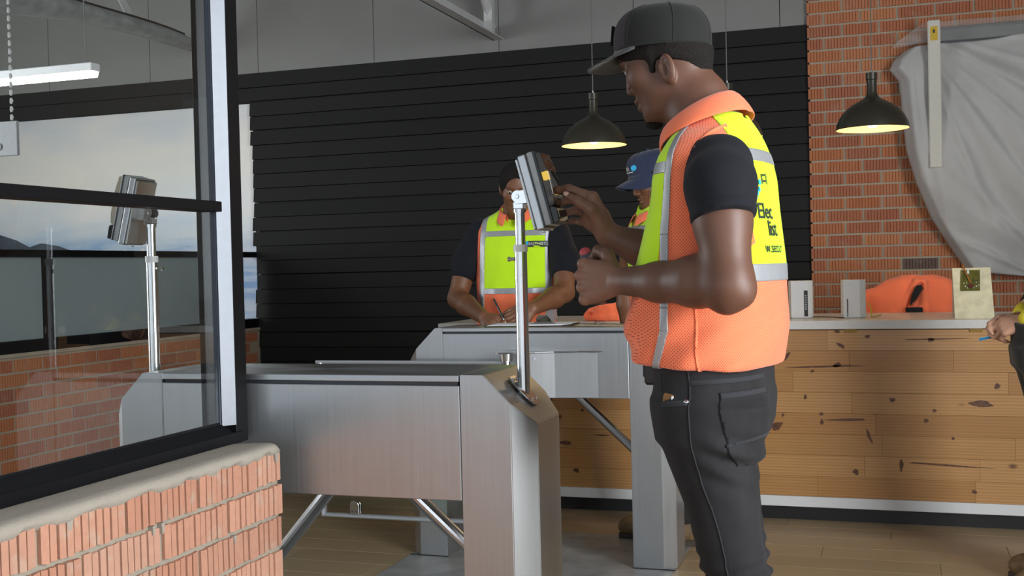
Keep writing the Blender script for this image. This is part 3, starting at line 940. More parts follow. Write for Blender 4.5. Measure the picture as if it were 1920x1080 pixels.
# mechanism bulge with its plate on the near face of the farther turnstile
pts = []
for i in range(13):
    a = PI * i / 12
    pts.append((0.0, 0.0))
outline = [(0.30, -0.14), (0.20, -0.150), (0.10, -0.168), (0.02, -0.195), (-0.06, -0.235), (-0.12, -0.245), (-0.148, -0.23), (-0.15, -0.21), (-0.12, -0.19), (-0.05, -0.16), (-0.02, -0.14)]
MB().prism([(x, y, 0.889) for x, y in outline], (0, 0, 0.007), 0.0015).build('hinge_plate', CHROME, tf)
MB().prism([(0.28, -0.14, 0.70), (0.10, -0.163, 0.70), (0.045, -0.178, 0.70), (0.0, -0.19, 0.70), (0.0, -0.14, 0.70)], (0, 0, 0.189), 0.0015).build('mechanism_cover', STEEL, tf)
MB().tube([(0.02, -0.186, 0.865), (0.02, -0.190, 0.865)], 0.005, 10).build('screw', CHROME, tf)
MB().tube([(-0.095, -0.212, 0.858), (-0.095, -0.212, 0.889)], [0.026, 0.028], 24).tube([(-0.095, -0.212, 0.80), (-0.095, -0.212, 0.858)], 0.016, 16).build('hinge', CHROME, tf)

# glass swing gate hung on the hinge
gate = empty('glass_swing_gate', (-1.97, 4.488, 0.178), label='glass gate in a bent steel tube frame below the nearer turnstile', cat='gate')
gx0, gx1, gy = -2.407, -1.5405, 4.488
r = 0.0135
MB().tube([(gx1 + 0.005, gy, 0.852), (gx1 + 0.005, gy, 0.178), (gx0, gy, 0.178), (gx0, gy, 0.852)], r, 14).build('tube_frame', GATE_TUBE, gate, world=True)
MB().tube([(gx0 - 0.02, gy, 0.854), (gx1 + 0.005, gy, 0.854)], 0.008, 10).build('top_rail', GATE_TUBE, gate, world=True)
MB().box((gx0 + 0.03, gy - 0.004, 0.206), (gx1 - 0.03, gy + 0.004, 0.850)).build('glass_pane', GLASS_GATE, gate, world=True)
for cx in (gx0 + 0.155, gx1 - 0.155):
    out = [(cx - 0.022, gy, 0.188)] + [(cx + 0.022 * math.cos(PI - PI * i / 10), gy, 0.224 + 0.022 * math.sin(PI * i / 10)) for i in range(11)] + [(cx + 0.022, gy, 0.188)]
    b = MB()
    for s in (-1, 1):
        b.prism([(x, gy + s * 0.0045, z) for x, _, z in out], (0, s * 0.009, 0), 0.001)
    cl = b.build('glass_clamp', CHROME, gate, world=True)
    for dx in (-0.010, 0.010): MB().tube([(cx + dx, gy - 0.0135, 0.200), (cx + dx, gy - 0.0165, 0.200)], 0.0038, 10).build('clamp_screw', DARKGREY, cl, world=True)

# ------------------------------------------------------------------ card / fingerprint readers on posts
def make_reader(label):
    """post foot at the origin, screen towards +X"""
    t = empty('access_reader', (0, 0, 0), label=label, cat='access reader', group='access readers on steel posts')
    MB().tube([(0, 0, -0.012), (0, 0, 0.335)], 0.0152, 24).build('lower_post', TUBE, t)
    MB().tube([(0, 0, 0.335), (0, 0, 0.352)], 0.0172, 24).build('collar', WHITEPL, t)
    MB().tube([(0, 0, 0.34), (0, 0, 0.432)], 0.0122, 24).tube([(0, 0, 0.430), (0, 0, 0.438)], 0.0150, 24).build('upper_post', TUBE, t)
    MB().tube([(-0.014, -0.004, 0.318), (-0.026, -0.006, 0.318)], 0.0042, 12).tube([(-0.026, -0.006, 0.318), (-0.031, -0.007, 0.318)], [0.0066, 0.005], 12).build('clamp_screw', CHROME, t)
    # foot flange on the 45 degree slope
    M = RY(PI / 4)
    fl = [(0.048 * math.cos(a) * (1.0), 0.032 * math.sin(a)) for a in [2 * PI * i / 28 for i in range(28)]]
    fl = [(max(-0.046, min(0.046, x * 1.25)), y) for x, y in fl]
    MB().prism([(x, y, -0.001) for x, y in fl], (0, 0, 0.0045), 0.001, M).build('foot_flange', CHROME, t)
    for sx in (-0.034, 0.034):
        for sy in (-0.016, 0.016):
            MB().lathe([(0.0001, 0.0075), (0.003, 0.0072), (0.0046, 0.005), (0.005, 0.0033)], 12, M @ T(sx, sy, 0)).build('flange_screw', CHROME, t)
    # tilting bracket
    MB().box((-0.013, -0.013, 0.438), (0.014, 0.013, 0.456), 0.002).build('bracket_block', CHROME, t)
    b = MB()
    for sy in (-1, 1):
        pr = [(0.040, 0.452), (-0.004, 0.450)] + [(0.0 + 0.0155 * math.cos(a), 0.468 + 0.0155 * math.sin(a)) for a in [PI * (1.1 - 0.09 * i) for i in range(9)]] + [(0.040, 0.487)]
        b.prism([(x, sy * 0.0135, z) for x, z in pr], (0, sy * 0.0025, 0), 0.0006)
    br = b.build('bracket_ears', CHROME, t)
    for sy in (-1, 1): MB().tube([(0, sy * 0.016, 0.468), (0, sy * 0.019, 0.468)], [0.0052, 0.004], 12).build('pivot_screw', CHROME, br)
    # head: plate, steel box, grey body, black front
    R = T(0.032, 0, 0.472) @ RY(-math.radians(14.5))
    W = 0.043
    MB().box((-0.006, -W, -0.088), (0.000, W, 0.086), 0.002, R).build('back_plate', STEEL, t)
    MB().box((0.0015, -W - 0.001, -0.092), (0.0205, W + 0.001, 0.092), 0.003, R, 2).build('steel_box', STEEL, t)
    MB().box((0.0, -W + 0.002, -0.089), (0.0245, W - 0.002, 0.089), 0.001, R).build('rubber_gasket', DARKGREY, t)
    MB().box((0.0235, -W, -0.087), (0.040, W, 0.093), 0.004, R, 2).build('grey_housing', GREYPL, t)
    MB().box((0.039, -W - 0.0008, -0.087), (0.0455, W + 0.0008, 0.093), 0.0025, R, 2).build('black_front', DARKGREY, t)
    # sloping front: thicker at the foot with a sensor block, clear cover above
    MB().prism([(0.045, -W + 0.002, -0.086), (0.060, -W + 0.002, -0.086), (0.061, -W + 0.002, -0.052), (0.052, -W + 0.002, -0.046), (0.045, -W + 0.002, -0.046)], (0, 2 * W - 0.004, 0), 0.0015, R).build('sensor_block', BLACKPL, t)
    MB().box((0.0605, -W + 0.010, -0.076), (0.0612, -W + 0.013, -0.058), 0, R).build('pale_mark', WHITEINK, t)
    MB().box((0.0445, -W + 0.004, -0.044), (0.0475, W - 0.004, 0.088), 0.001, R).build('screen', BLACKPL, t)
    pr = [(0.045, 0.090), (0.058, 0.084), (0.064, 0.04), (0.063, -0.02), (0.058, -0.044), (0.045, -0.046)]
    MB().prism([(x, -W + 0.003, z) for x, z in pr], (0, 2 * W - 0.006, 0), 0.001, R).build('clear_cover', SMOKED, t)
    MB().box((0.0482, -W + 0.002, 0.018), (0.062, -W + 0.020, 0.038), 0.001, R).build('lit_panel', LITPANEL, t)
    for sx in (0.008, 0.03):
        MB().lathe([(0.0001, 0.003), (0.003, 0.0022), (0.0035, 0)], 10, R @ T(sx - 0.004, 0.0, -0.0945) @ RX(PI)).build('bottom_screw', CHROME, t)
    return t
SMOKED = m_glass('smoked_cover', (0.62, 0.6, 0.55, 1), 1.45)
LITPANEL = emit('lit_amber_panel', lin('#f2c95a'), 0.9)
rd = make_reader('access reader on steel post being touched by the man in the grey cap')
rd.location = (-0.852, 2.615, 0.953)
rd2 = copy_tree(rd); rd2.location = (-1.905, 2.615, 0.953); rd2.rotation_euler = (0, 0, PI)
rd2['label'] = 'access reader on steel post seen through the near window glass'

# ------------------------------------------------------------------ reception counter
cnt = empty('reception_counter', (-0.2, 5.62, 0), label='pine fronted reception counter with white rails and black plinth', cat='counter')
CX0, CX1 = -2.28, 1.75
MB().box((CX0, 5.62, 0.12), (CX1, 6.30, 0.921)).build('carcass', simple('counter_carcass', '#8a6a42', 0.6), cnt, world=True)
MB().box((CX0 + 0.01, 5.628, 0.0), (CX1, 6.25, 0.12)).build('plinth', BLACKPL, cnt, world=True)
MB().box((CX0 - 0.004, 5.590, 0.069), (CX1, 5.64, 0.119), 0.002).build('bottom_rail', WHITE, cnt, world=True)
for i, xx in enumerate((-0.22, 0.33)):
    MB().box((xx, 5.598, 0.905), (xx + 0.055, 5.602, 0.9215)).build('fixing_tab', simple('brass_tab', '#8a6c2c', 0.5, 0.4), cnt, world=True)
rr = random.Random(11); z = 0.119; k = 0
hs_ = [0.098, 0.102, 0.100, 0.101, 0.1, 0.1, 0.1, 0.098]
for h in hs_:
    x = CX0 - rr.random() * 0.5
    while x < CX1:
        L = 0.42 + rr.random() * 0.55
        x0, x1 = max(x, CX0), min(x + L, CX1)
        if x1 - x0 > 0.04:
            o = MB().box((-(x1 - x0) / 2, 0, -h / 2 + 0.0004), ((x1 - x0) / 2, 0.019, h / 2 - 0.0004), 0.0005).build('pine_stave', PINE, cnt)
            o.location = ((x0 + x1) / 2 + 0.2, 5.602 - 5.62 + rr.uniform(-.0004, .0004), z + h / 2)
        x += L + 0.0006
    z += h
# the big knots and resin streaks of the front
def knot(x, z, a, b, rot=0.0):
    pts = [(a * math.cos(t) * (1 + 0.25 * math.sin(3 * t + x * 9)), b * math.sin(t) * (1 + 0.2 * math.cos(2 * t + z * 7))) for t in [2 * PI * i / 14 for i in range(14)]]
    c, s = math.cos(rot), math.sin(rot)
    return [(x + p * c - q * s, 5.6016, z + p * s + q * c) for p, q in pts]
b = MB()
cc = np.array([0, 0, CAM_H])
def on_front(u, v, y=5.602):
    w = RW @ np.array([u - 960, v - 540, _f]); t = y / w[1]; return (t * w[0], CAM_H + t * w[2])
for (u, v, a, bb, ro) in ((1570, 620, 5, 6, 0), (1577, 648, 9, 4, -.6), (1627, 631, 5, 4, 0), (1745, 637, 6, 5, 0), (1745, 636, 60, 1.4, .02), (1475, 668, 10, 4, .9), (1570, 684, 8, 5, .2), (1550, 687, 75, 2.2, .03), (1523, 696, 4, 3, 0), (1870, 724, 6, 5, .6), (1840, 757, 22, 6, -.1), (1673, 750, 6, 4, -.2), (1456, 799, 13, 7, .5), (1468, 778, 3, 3, 0), (1540, 776, 4, 3, 0), (1541, 791, 4, 5, 0), (1590, 787, 40, 2.6, .03), (1736, 789, 5, 4, 0), (1605, 885, 6, 6, 0), (1630, 818, 3, 14, .35), (1690, 873, 4, 12, -.1), (1770, 872, 80, 1.8, -.04), (1827, 922, 5, 4, 0), (1787, 822, 3, 3, 0), (1752, 770, 4, 3, 0), (1081, 882, 7, 5, 0), (1092, 769, 4, 3, 0), (1050, 781, 4, 4, 0), (1060, 830, 16, 4, 0), (1510, 744, 3, 5, 0), (1130, 816, 20, 1.6, 0)):
    x, z = on_front(u, v); s = 4.9 / 2131
    b.prism(knot(x, z, a * s, bb * s, ro), (0, -0.0006, 0))
o = b.build('pine_knots', KNOT, cnt, world=True); o['kind'] = 'stuff'
wt = MB().box((CX0 - 0.01, 5.585, 0.922), (CX1, 6.37, 0.963), 0.002).build('counter_worktop', WORKTOP)
tag(wt, 'long white worktop lying on the pine counter', 'worktop')
# ------------------------------------------------------------------ pendant lamps
def make_pendant(label):
    """origin on the ceiling side end of the cord is up; rim plane at z=0"""
    t = empty('pendant_lamp', (0, 0, 0), label=label, cat='pendant lamp', group='dome pendant lamps over the counter')
    out = [(0.0225, 0.262), (0.0265, 0.272), (0.0265, 0.240), (0.0235, 0.236), (0.0240, 0.178), (0.028, 0.162), (0.040, 0.148), (0.068, 0.133), (0.102, 0.114), (0.130, 0.090), (0.152, 0.060), (0.167, 0.028), (0.1725, 0.0)]
    out[0] = (0.004, 0.272)
    MB().lathe(out + [(0.1700, -0.0005)] + [(r - 0.0022, z - 0.001) for r, z in out[::-1][1:-3]] + [(0.01, 0.17)], 48).build('shade', SHADE_OUT, t, autosmooth=0.6)
    MB().lathe([(0.1696, 0.0006)] + [(r - 0.0034, z - 0.0016) for r, z in out[::-1][1:9]] + [(0.02, 0.155)], 48).build('shade_lining', SHADE_IN, t, smooth=True)
    MB().lathe([(0.0001, 0.006), (0.016, 0.010), (0.028, 0.024), (0.031, 0.042), (0.027, 0.062), (0.017, 0.085), (0.0145, 0.11), (0.0001, 0.112)], 24).build('bulb', BULB, t, smooth=True)
    MB().tube([(0, 0, 0.105), (0, 0, 0.17)], 0.017, 16).build('lamp_holder', BLACKPL, t)
    MB().lathe([(0.004, 0.272), (0.005, 0.276), (0.0045, 0.286), (0.0025, 0.290), (0.0001, 0.290)], 14).build('cord_grip', CHROME, t)
    MB().tube([(0, 0, 0.288), (0, 0, 2.40)], 0.0026, 8).build('cord', simple('grey_cord', '#5a5a55', 0.6), t)
    MB().lathe([(0.0001, 2.42), (0.05, 2.42), (0.05, 2.405), (0.045, 2.40), (0.0001, 2.40)], 24).build('ceiling_rose', SHADE_OUT, t)
    return t
LX = (-1.471, -0.775, -0.080)
names = ('black dome pendant lamp hanging above the man writing and the reader', 'black dome pendant lamp mostly hidden behind the grey cap wearer', 'black dome pendant lamp hanging before the red brick wall')
pl0 = make_pendant(names[0]); pl0.location = (LX[0], 5.80, 1.880)
for i in (1, 2):
    c = copy_tree(pl0); c.location = (LX[i], 5.80, 1.880); c['label'] = names[i]
for i in range(3):
    l = bpy.data.lights.new('pendant_light', 'POINT'); l.energy = 3.0; l.color = (1.0, 0.74, 0.40); l.shadow_soft_size = 0.03
    o = bpy.data.objects.new('pendant_light', l); COL.objects.link(o); o.location = (LX[i], 5.80, 1.868)

# ------------------------------------------------------------------ ceiling truss, duct, tube light, hanging sign
tr = empty('roof_truss', (-2.65, 5.0, 2.9), label='grey steel roof truss meeting the upper back wall', cat='truss')
MB().box((-2.69, 0.5, 2.885), (-2.61, 7.745, 2.895)).box((-2.69, 0.5, 2.885), (-2.68, 7.745, 2.975)).build('bottom_chord', TRUSS, tr, world=True)
MB().box((-2.69, 0.5, 3.62), (-2.61, 7.745, 3.70)).build('top_chord', TRUSS, tr, world=True)
for i in range(5):
    y0 = 7.62 - i * 1.3
    MB().tube([(-2.655, y0, 2.95), (-2.655, y0 - 0.62, 3.64)], 0.028, 4).build('web_bar', TRUSS, tr, world=True)
    MB().tube([(-2.655, y0 - 1.25, 2.95), (-2.655, y0 - 0.64, 3.64)], 0.028, 4).build('web_bar', TRUSS, tr, world=True)
MB().box((-2.68, 7.52, 2.90), (-2.62, 7.58, 3.64)).build('web_post', TRUSS, tr, world=True)
b = MB()
for i in range(9): b.tube([(-2.70, 5.4 + i * 0.09, 2.90), (-2.72, 5.4 + i * 0.09, 2.90)], 0.012, 8)
o = b.build('bolt_heads', TRUSS, tr, world=True); o['kind'] = 'stuff'

du = empty('wrapped_duct', (-5.3, 5, 2.85), label='long sagging grey wrapped duct below the ceiling behind the window', cat='duct')
path = []; rad = []
for i in range(26):
    t_ = i / 25; y_ = 7.70 - t_ * 4.4
    path.append((-5.02 - 0.55 * t_ + 0.05 * math.sin(9 * t_), y_, 2.97 + 0.12 * t_ + 0.035 * math.sin(5 * t_ + .5))); rad.append(0.045 + 0.15 * min(1, t_ * 1.7) + 0.014 * math.sin(17 * t_))
MB().tube(path, rad, 18, sq=0.62).build('wrapping', simple('grey_foil_wrap', (0.30, 0.31, 0.31, 1), 0.5, 0.1, noise_amt=0.2, scale=12, bump=0.3), du, world=True, smooth=True)
MB().tube([(p[0] + 0.03, p[1] - 0.01, p[2] + rad[i] * .62) for i, p in enumerate(path)][2:22], 0.012, 6).build('dark_seam', simple('dark_seam_tape', '#2c2422', 0.8), du, world=True)
for (a, b_) in (((-5.12, 6.9, 3.06), (-5.0, 6.2, 3.62)), ((-5.30, 5.6, 3.16), (-5.3, 5.55, 3.9)), ((-5.42, 4.9, 3.2), (-5.6, 5.5, 3.9))):
    MB().tube([a, b_], 0.03, 4).build('hanger_bar', TRUSS, du, world=True)

tl = empty('tube_light', (-5.2, 5.5, 2.44), label='bright hanging tube light seen through the near window', cat='tube light')
MB().box((-6.55, 5.46, 2.445), (-4.350, 5.54, 2.492), 0.004).build('housing', WHITEPL, tl, world=True)
MB().prism([(-6.54, 5.462, 2.446), (-6.54, 5.538, 2.446), (-6.54, 5.525, 2.412), (-6.54, 5.475, 2.412)], (2.185, 0, 0), 0.004).build('diffuser', TUBE_LIGHT, tl, world=True)
for xx in (-4.42, -6.0): MB().tube([(xx, 5.5, 2.49), (xx, 5.5, 4.3)], 0.004, 6).build('suspension_wire', CHROME, tl, world=True)
sg = empty('hanging_sign', (-5.1, 5.25, 1.96), label='blank grey hanging sign on a chain at the left edge', cat='sign')
MB().box((-5.86, 5.24, 1.957), (-4.694, 5.26, 2.152), 0.002).build('panel', simple('sign_grey', '#8b8d90', 0.5), sg, world=True)
MB().tube([(-4.82, 5.238, 2.009), (-4.82, 5.234, 2.009)], 0.020, 16).build('round_mark', simple('sign_mark', '#5d5f62', 0.5), sg, world=True)
for xx in (-4.736, -5.76):
    b = MB()
    n = 46
    for i in range(n):
        zc = 2.15 + (i + .5) * (4.3 - 2.15) / n
        b.tube([(xx, 5.25, zc - 0.016), (xx + 0.003, 5.25, zc), (xx, 5.25, zc + 0.016)], [0.006, 0.010, 0.006], 6)
    b.build('chain', TRUSS, sg, world=True)

# ------------------------------------------------------------------ things on the counter
def router(label, cx, cy, led_side):
    t = empty('wifi_router', (cx, cy, 0.963), label=label, cat='router', group='white routers on the counter')
    w, d, c = 0.058, 0.05, 0.026
    plan = [(-w, -d + c), (-w + c * .55, -d), (w - c, -d - 0.004), (w, -d + c * 1.2), (w, d), (-w, d)]
    MB().prism([(x, y, 0.004) for x, y in plan], (0, 0, 0.184), 0.003, seg=2).build('casing', WHITEPL, t)
    MB().prism([(x * .94, y * .94, 0.0) for x, y in plan], (0, 0, 0.006)).build('foot', GREYPL, t)
    return t
r1 = router('white router beside the man in the grey cap, wide port strip', -0.437, 5.845, 1)
MB().box((0.020, -0.0560, 0.012), (0.0375, -0.0538, 0.140), 0.0006).build('port_strip', BLACKPL, r1)
for i in range(7): MB().box((0.0245, -0.0572, 0.045 + i * 0.011), (0.0325, -0.0558, 0.0515 + i * 0.011), 0.0005).build('port', GREYPL, r1)
r2 = router('white router standing between the other router and the draped jacket', -0.185, 5.83, -1)
MB().box((-0.028, -0.0545, 0.010), (-0.0235, -0.0525, 0.095), 0.0006).build('led_strip', BLACKPL, r2)
for i in range(4): MB().box((-0.0272, -0.0552, 0.02 + i * 0.02), (-0.0243, -0.0543, 0.026 + i * 0.02)).build('led', emit('green_led', (0.2, 0.7, 0.3, 1), 0.6) if i == 0 else BLACKPL, r2)
c1 = MB().tube([(-0.127, 5.845, 1.030), (-0.118, 5.845, 1.032), (-0.108, 5.84, 1.025), (-0.102, 5.835, 1.0), (-0.101, 5.83, 0.975), (-0.10, 5.82, 0.9665), (-0.09, 5.90, 0.9665), (-0.06, 6.05, 0.9665)], 0.0028, 8).build('network_cable', simple('yellow_cable', '#c9b41c', 0.5), smooth=True)
tag(c1, 'yellow network cable plugged into the router next to the jacket', 'cable')
c2 = MB().tube([(-0.375, 5.80, 0.972), (-0.27, 5.79, 0.970), (-0.25, 5.79, 0.9665), (-0.235, 5.785, 0.967), (-0.228, 5.79, 0.972), (-0.232, 5.80, 0.967), (-0.245, 5.83, 0.9665), (-0.24, 5.93, 0.9665)], 0.0024, 8).build('power_cable', BLACKPL, smooth=True)
tag(c2, 'thin black cable lying between the two routers', 'cable')

bp = empty('demo_stand', (0.33, 5.75, 0.963), label='ivory wedge stand with a green circuit board, right end of counter', cat='stand')
fy0, fy1, bx0, bx1, hz = 5.655, 5.735, 0.272, 0.413, 0.232
MB().prism([(bx0, fy0, 0.963), (bx0, 5.90, 0.963), (bx0, 5.885, 0.963 + hz), (bx0, fy1 + 0.115, 0.963 + hz)], (bx1 - bx0 + 0.028, 0, 0), 0.0015).build('wedge_body', simple('pale_blue_white_side', '#b9c0c6', 0.5), bp, world=True)
sl = Vector((0, fy1 + 0.115 - fy0, hz)).normalized()
nrm = Vector((0, -sl.z, sl.y))
def onb(x, s, o=0.0): return Vector((bx0, fy0, 0.963)) + Vector((x, 0, 0)) + sl * s + nrm * o
Ls = math.hypot(fy1 + 0.115 - fy0, hz)
MB().prism([onb(-0.001, -0.001), onb(bx1 - bx0 + 0.0285, -0.001), onb(bx1 - bx0 + 0.0285, Ls + 0.001), onb(-0.001, Ls + 0.001)], tuple(nrm * 0.004), 0.001).build('face_plate', IVORY, bp, world=True)
pc = MB().prism([onb(0.030, Ls * .53, .006), onb(0.116, Ls * .53, .006), onb(0.122, Ls * .94, .006), onb(0.038, Ls * .94, .006)], tuple(nrm * 0.003)).build('circuit_board', PCB, bp, world=True)
b = MB()
for (x, s_, w, h) in ((.050, .60, .006, .006), (.098, .60, .006, .006), (.060, .57, .004, .004), (.088, .57, .004, .004), (.058, .67, .004, .004), (.1, .68, .004, .004), (.064, .86, .010, .022), (.044, .66, .004, .005), (.110, .62, .004, .005)):
    b.prism([onb(x, Ls * s_, .0095), onb(x + w, Ls * s_, .0095), onb(x + w, Ls * s_ + h, .0095), onb(x, Ls * s_ + h, .0095)], tuple(nrm * 0.0025))
b.build('pale_components', WHITEINK, pc, world=True)
MB().prism([onb(.066, Ls * .585, .0095), onb(.086, Ls * .585, .0095), onb(.087, Ls * .645, .0095), onb(.067, Ls * .645, .0095)], tuple(nrm * 0.004)).build('chip', simple('dark_red_chip', '#5c2a2c', 0.4), pc, world=True)
b = MB()
for i in range(3): b.tube([onb(.074 + .002 * i, Ls * .68, .012), onb(.062 + .001 * i, Ls * .80, .022), onb(.048 + .002 * i, Ls * .98, .014), onb(.045 + .004 * i, Ls * 1.05, .010)], 0.0016, 6)
b.build('copper_wires', simple('copper_wire', '#a8622c', 0.45), pc, world=True)
b = MB()
for (x0, x1, s0, s1) in ((.09, .112, .72, .72), (.09, .09, .72, .78), (.112, .112, .72, .88), (.062, .062, .76, .9), (.062, .075, .76, .74), (.045, .05, .7, .86)):
    b.tube([onb(x0, Ls * s0, .0095), onb(x1, Ls * s1, .0095)], 0.0012, 5)
b.build('board_tracks', DARKGREY, pc, world=True)

# ------------------------------------------------------------------ clipboard, papers, keys on the far turnstile's lid
LZ = 0.9975
cb = empty('clipboard', (-1.45, 4.72, LZ), label='clipboard with papers lying on the farther turnstile lid', cat='clipboard')
cb.rotation_euler = (0, 0, 0.10)
MB().box((-0.235, -0.10, 0.0), (0.15, 0.125, 0.003), 0.0012).build('board', simple('brown_hardboard', '#4b3c28', 0.6), cb)
for i in range(4):
    a = 0.012 * (i - 1.5)
    MB().box((-0.225 + 0.005 * i, -0.09, 0.0032 + 0.0014 * i), (0.105 + 0.012 * i, 0.11, 0.0044 + 0.0014 * i), 0, RZ(a)).build('sheet', PAPER, cb)
MB().prism([(-0.012, 0.02, 0.0095), (0.052, 0.02, 0.0095), (0.052, -0.015, 0.028), (0.040, -0.020, 0.046), (0.0, -0.020, 0.046), (-0.012, -0.015, 0.028)], (0, -0.0, 0.0025), 0.0008, T(0.0, -0.05, 0)).tube([(-0.02, -0.05, 0.014), (0.06, -0.05, 0.014)], 0.005, 10).build('clip', simple('tarnished_clip', (0.33, 0.31, 0.27, 1), 0.35, 0.9), cb)
MB().box((-0.03, -0.075, 0.008), (0.07, -0.03, 0.0115), 0.001).build('clip_base', simple('tarnished_clip_base', (0.35, 0.33, 0.29, 1), 0.35, 0.9), cb)
ky = empty('key_bunch', (-1.235, 4.76, LZ), label='small bunch of keys beside the clipboard', cat='keys')
b = MB()
for i in range(20):
    a0, a1 = 2 * PI * i / 20, 2 * PI * (i + 1) / 20
    b.tube([(0.016 * math.cos(a0), 0.016 * math.sin(a0), 0.004), (0.016 * math.cos(a1), 0.016 * math.sin(a1), 0.004)], 0.0016, 6)
b.build('key_ring', CHROME, ky)
for i, a in enumerate((0.2, -0.3, 2.7, 0.8)):
    M = RZ(a) @ T(0.016, 0, 0.003 + 0.0025 * i)
    MB().tube([(0.010, 0, 0), (0.010, 0, 0.0022)], 0.0105, 14, M).box((0.018, -0.003, 0), (0.052, 0.0025, 0.0022), 0.0004, M).box((0.030, 0.0025, 0), (0.036, 0.0048, 0.0022), 0, M).box((0.042, 0.0025, 0), (0.048, 0.0042, 0.0022), 0, M).build('key', (CHROME, DARKGREY, CHROME, BLACKPL)[i], ky)

# ------------------------------------------------------------------ soft things: crumpled vest on the counter, jacket on its chair
def vnoise(seed):
    r = np.random.RandomState(seed); K = r.normal(size=(10, 3)); ph = r.uniform(0, 6.28, 10)
    def f(X, Y, Z, s):
        o = 0
        for i in range(10): o = o + np.sin((K[i, 0] * X + K[i, 1] * Y + K[i, 2] * Z) * s + ph[i])
        return o / 10
    return f
f = Field((-1.60, 5.66, 0.955), (-1.10, 6.02, 1.10), 0.005)
f.ell((-1.44, 5.80, 0.990), (0.105, 0.075, 0.052), 0.03).ell((-1.33, 5.82, 0.995), (0.12, 0.09, 0.058), 0.03).ell((-1.22, 5.84, 0.985), (0.10, 0.09, 0.05), 0.03)
f.rc((-1.52, 5.77, 0.985), (-1.44, 5.76, 1.015), 0.025, 0.03, 0.012).rc((-1.50, 5.74, 0.98), (-1.35, 5.73, 0.975), 0.018, 0.02, 0.008).rc((-1.42, 5.76, 1.035), (-1.28, 5.80, 1.045), 0.02, 0.022, 0.01)
f.ell((-1.505, 5.735, 0.996), (0.03, 0.02, 0.014), 0.01, 's')
n_ = vnoise(3); f.warp(lambda X, Y, Z: 0.012 * n_(X, Y, Z, 60) + 0.006 * np.abs(n_(X, Y, Z, 120)))
f.half((0, 0, 0.9635), (0, 0, -1))
V, F = f.mesh()
cv = put('folded_vest', V, F, ORANGE_P, None, True); tag(cv, 'crumpled orange safety vest lying on the counter worktop', 'vest')
ORIG[cv.name] = Vector((0, 0, 0))
MB().mesh([(-1.345, 5.728, 0.985), (-1.33, 5.726, 1.02), (-1.312, 5.735, 1.034), (-1.30, 5.74, 1.035), (-1.302, 5.728, 0.998), (-1.318, 5.722, 0.980), (-1.345, 5.738, 0.985), (-1.33, 5.736, 1.02), (-1.312, 5.745, 1.034), (-1.30, 5.75, 1.035), (-1.302, 5.738, 0.998), (-1.318, 5.732, 0.980)],
          [(0, 1, 2, 3, 4, 5), (6, 7, 8, 9, 10, 11), (0, 1, 7, 6), (1, 2, 8, 7), (2, 3, 9, 8), (3, 4, 10, 9), (4, 5, 11, 10), (5, 0, 6, 11)]).build('yellow_flap', YELLOW, cv)

ch = empty('office_chair', (0.12, 6.75, 0), label='chair behind the counter, hidden under the orange jacket', cat='chair')
MB().box((-0.13, 6.78, 0.62), (0.37, 6.83, 1.07), 0.02, seg=3).build('backrest', BLACKC, ch, world=True)
MB().box((-0.13, 6.79, 0.45), (0.37, 7.25, 0.52), 0.02, seg=3).build('seat', BLACKC, ch, world=True)
MB().box((0.09, 6.80, 0.47), (0.15, 6.82, 0.66), 0.004).build('back_stay', BLACKPL, ch, world=True)
MB().tube([(0.12, 7.02, 0.08), (0.12, 7.02, 0.45)], 0.025, 14).build('gas_column', BLACKPL, ch, world=True)
for i in range(5):
    a = 2 * PI * i / 5 + .3
    e = (0.12 + 0.28 * math.cos(a), 7.02 + 0.28 * math.sin(a))
    MB().tube([(0.12, 7.02, 0.10), (e[0], e[1], 0.066)], [0.022, 0.014], 8).build('base_leg', BLACKPL, ch, world=True)
    MB().tube([(e[0] - .012, e[1], 0.031), (e[0] + .012, e[1], 0.031)], 0.031, 14).build('caster', BLACKPL, ch, world=True)
f = Field((-0.25, 6.60, 0.70), (0.50, 6.98, 1.22), 0.006)
f.loft([(0.74, 0.125, 6.78, 0.285, 0.085), (0.95, 0.125, 6.78, 0.283, 0.09), (1.03, 0.125, 6.785, 0.262, 0.088), (1.09, 0.13, 6.79, 0.225, 0.08), (1.135, 0.135, 6.795, 0.16, 0.066), (1.155, 0.14, 6.80, 0.085, 0.045)], 0.02, p=2.5)
f.rc((-0.13, 6.76, 1.03), (-0.185, 6.75, 0.74), 0.05, 0.055, 0.03).rc((0.38, 6.76, 1.03), (0.43, 6.75, 0.74), 0.05, 0.055, 0.03)
f.rc((0.125, 6.705, 1.115), (0.02, 6.70, 0.93), 0.022, 0.026, 0.02).rc((0.165, 6.705, 1.115), (0.17, 6.695, 0.96), 0.022, 0.026, 0.02).rc((0.17, 6.695, 0.96), (0.08, 6.69, 0.95), 0.024, 0.024, 0.02)
f.rc((0.148, 6.690, 1.098), (0.085, 6.69, 0.985), 0.017, 0.007, 0.008, 's')
n_ = vnoise(8); f.warp(lambda X, Y, Z: 0.010 * n_(X * 1.5, Y, Z * .5, 26) + 0.003 * n_(X, Y, Z, 70))
V, F = f.mesh()
jk = put('orange_jacket', V, F, ORANGE_P, None, True); tag(jk, 'orange jacket draped over a chair back behind the counter', 'jacket')
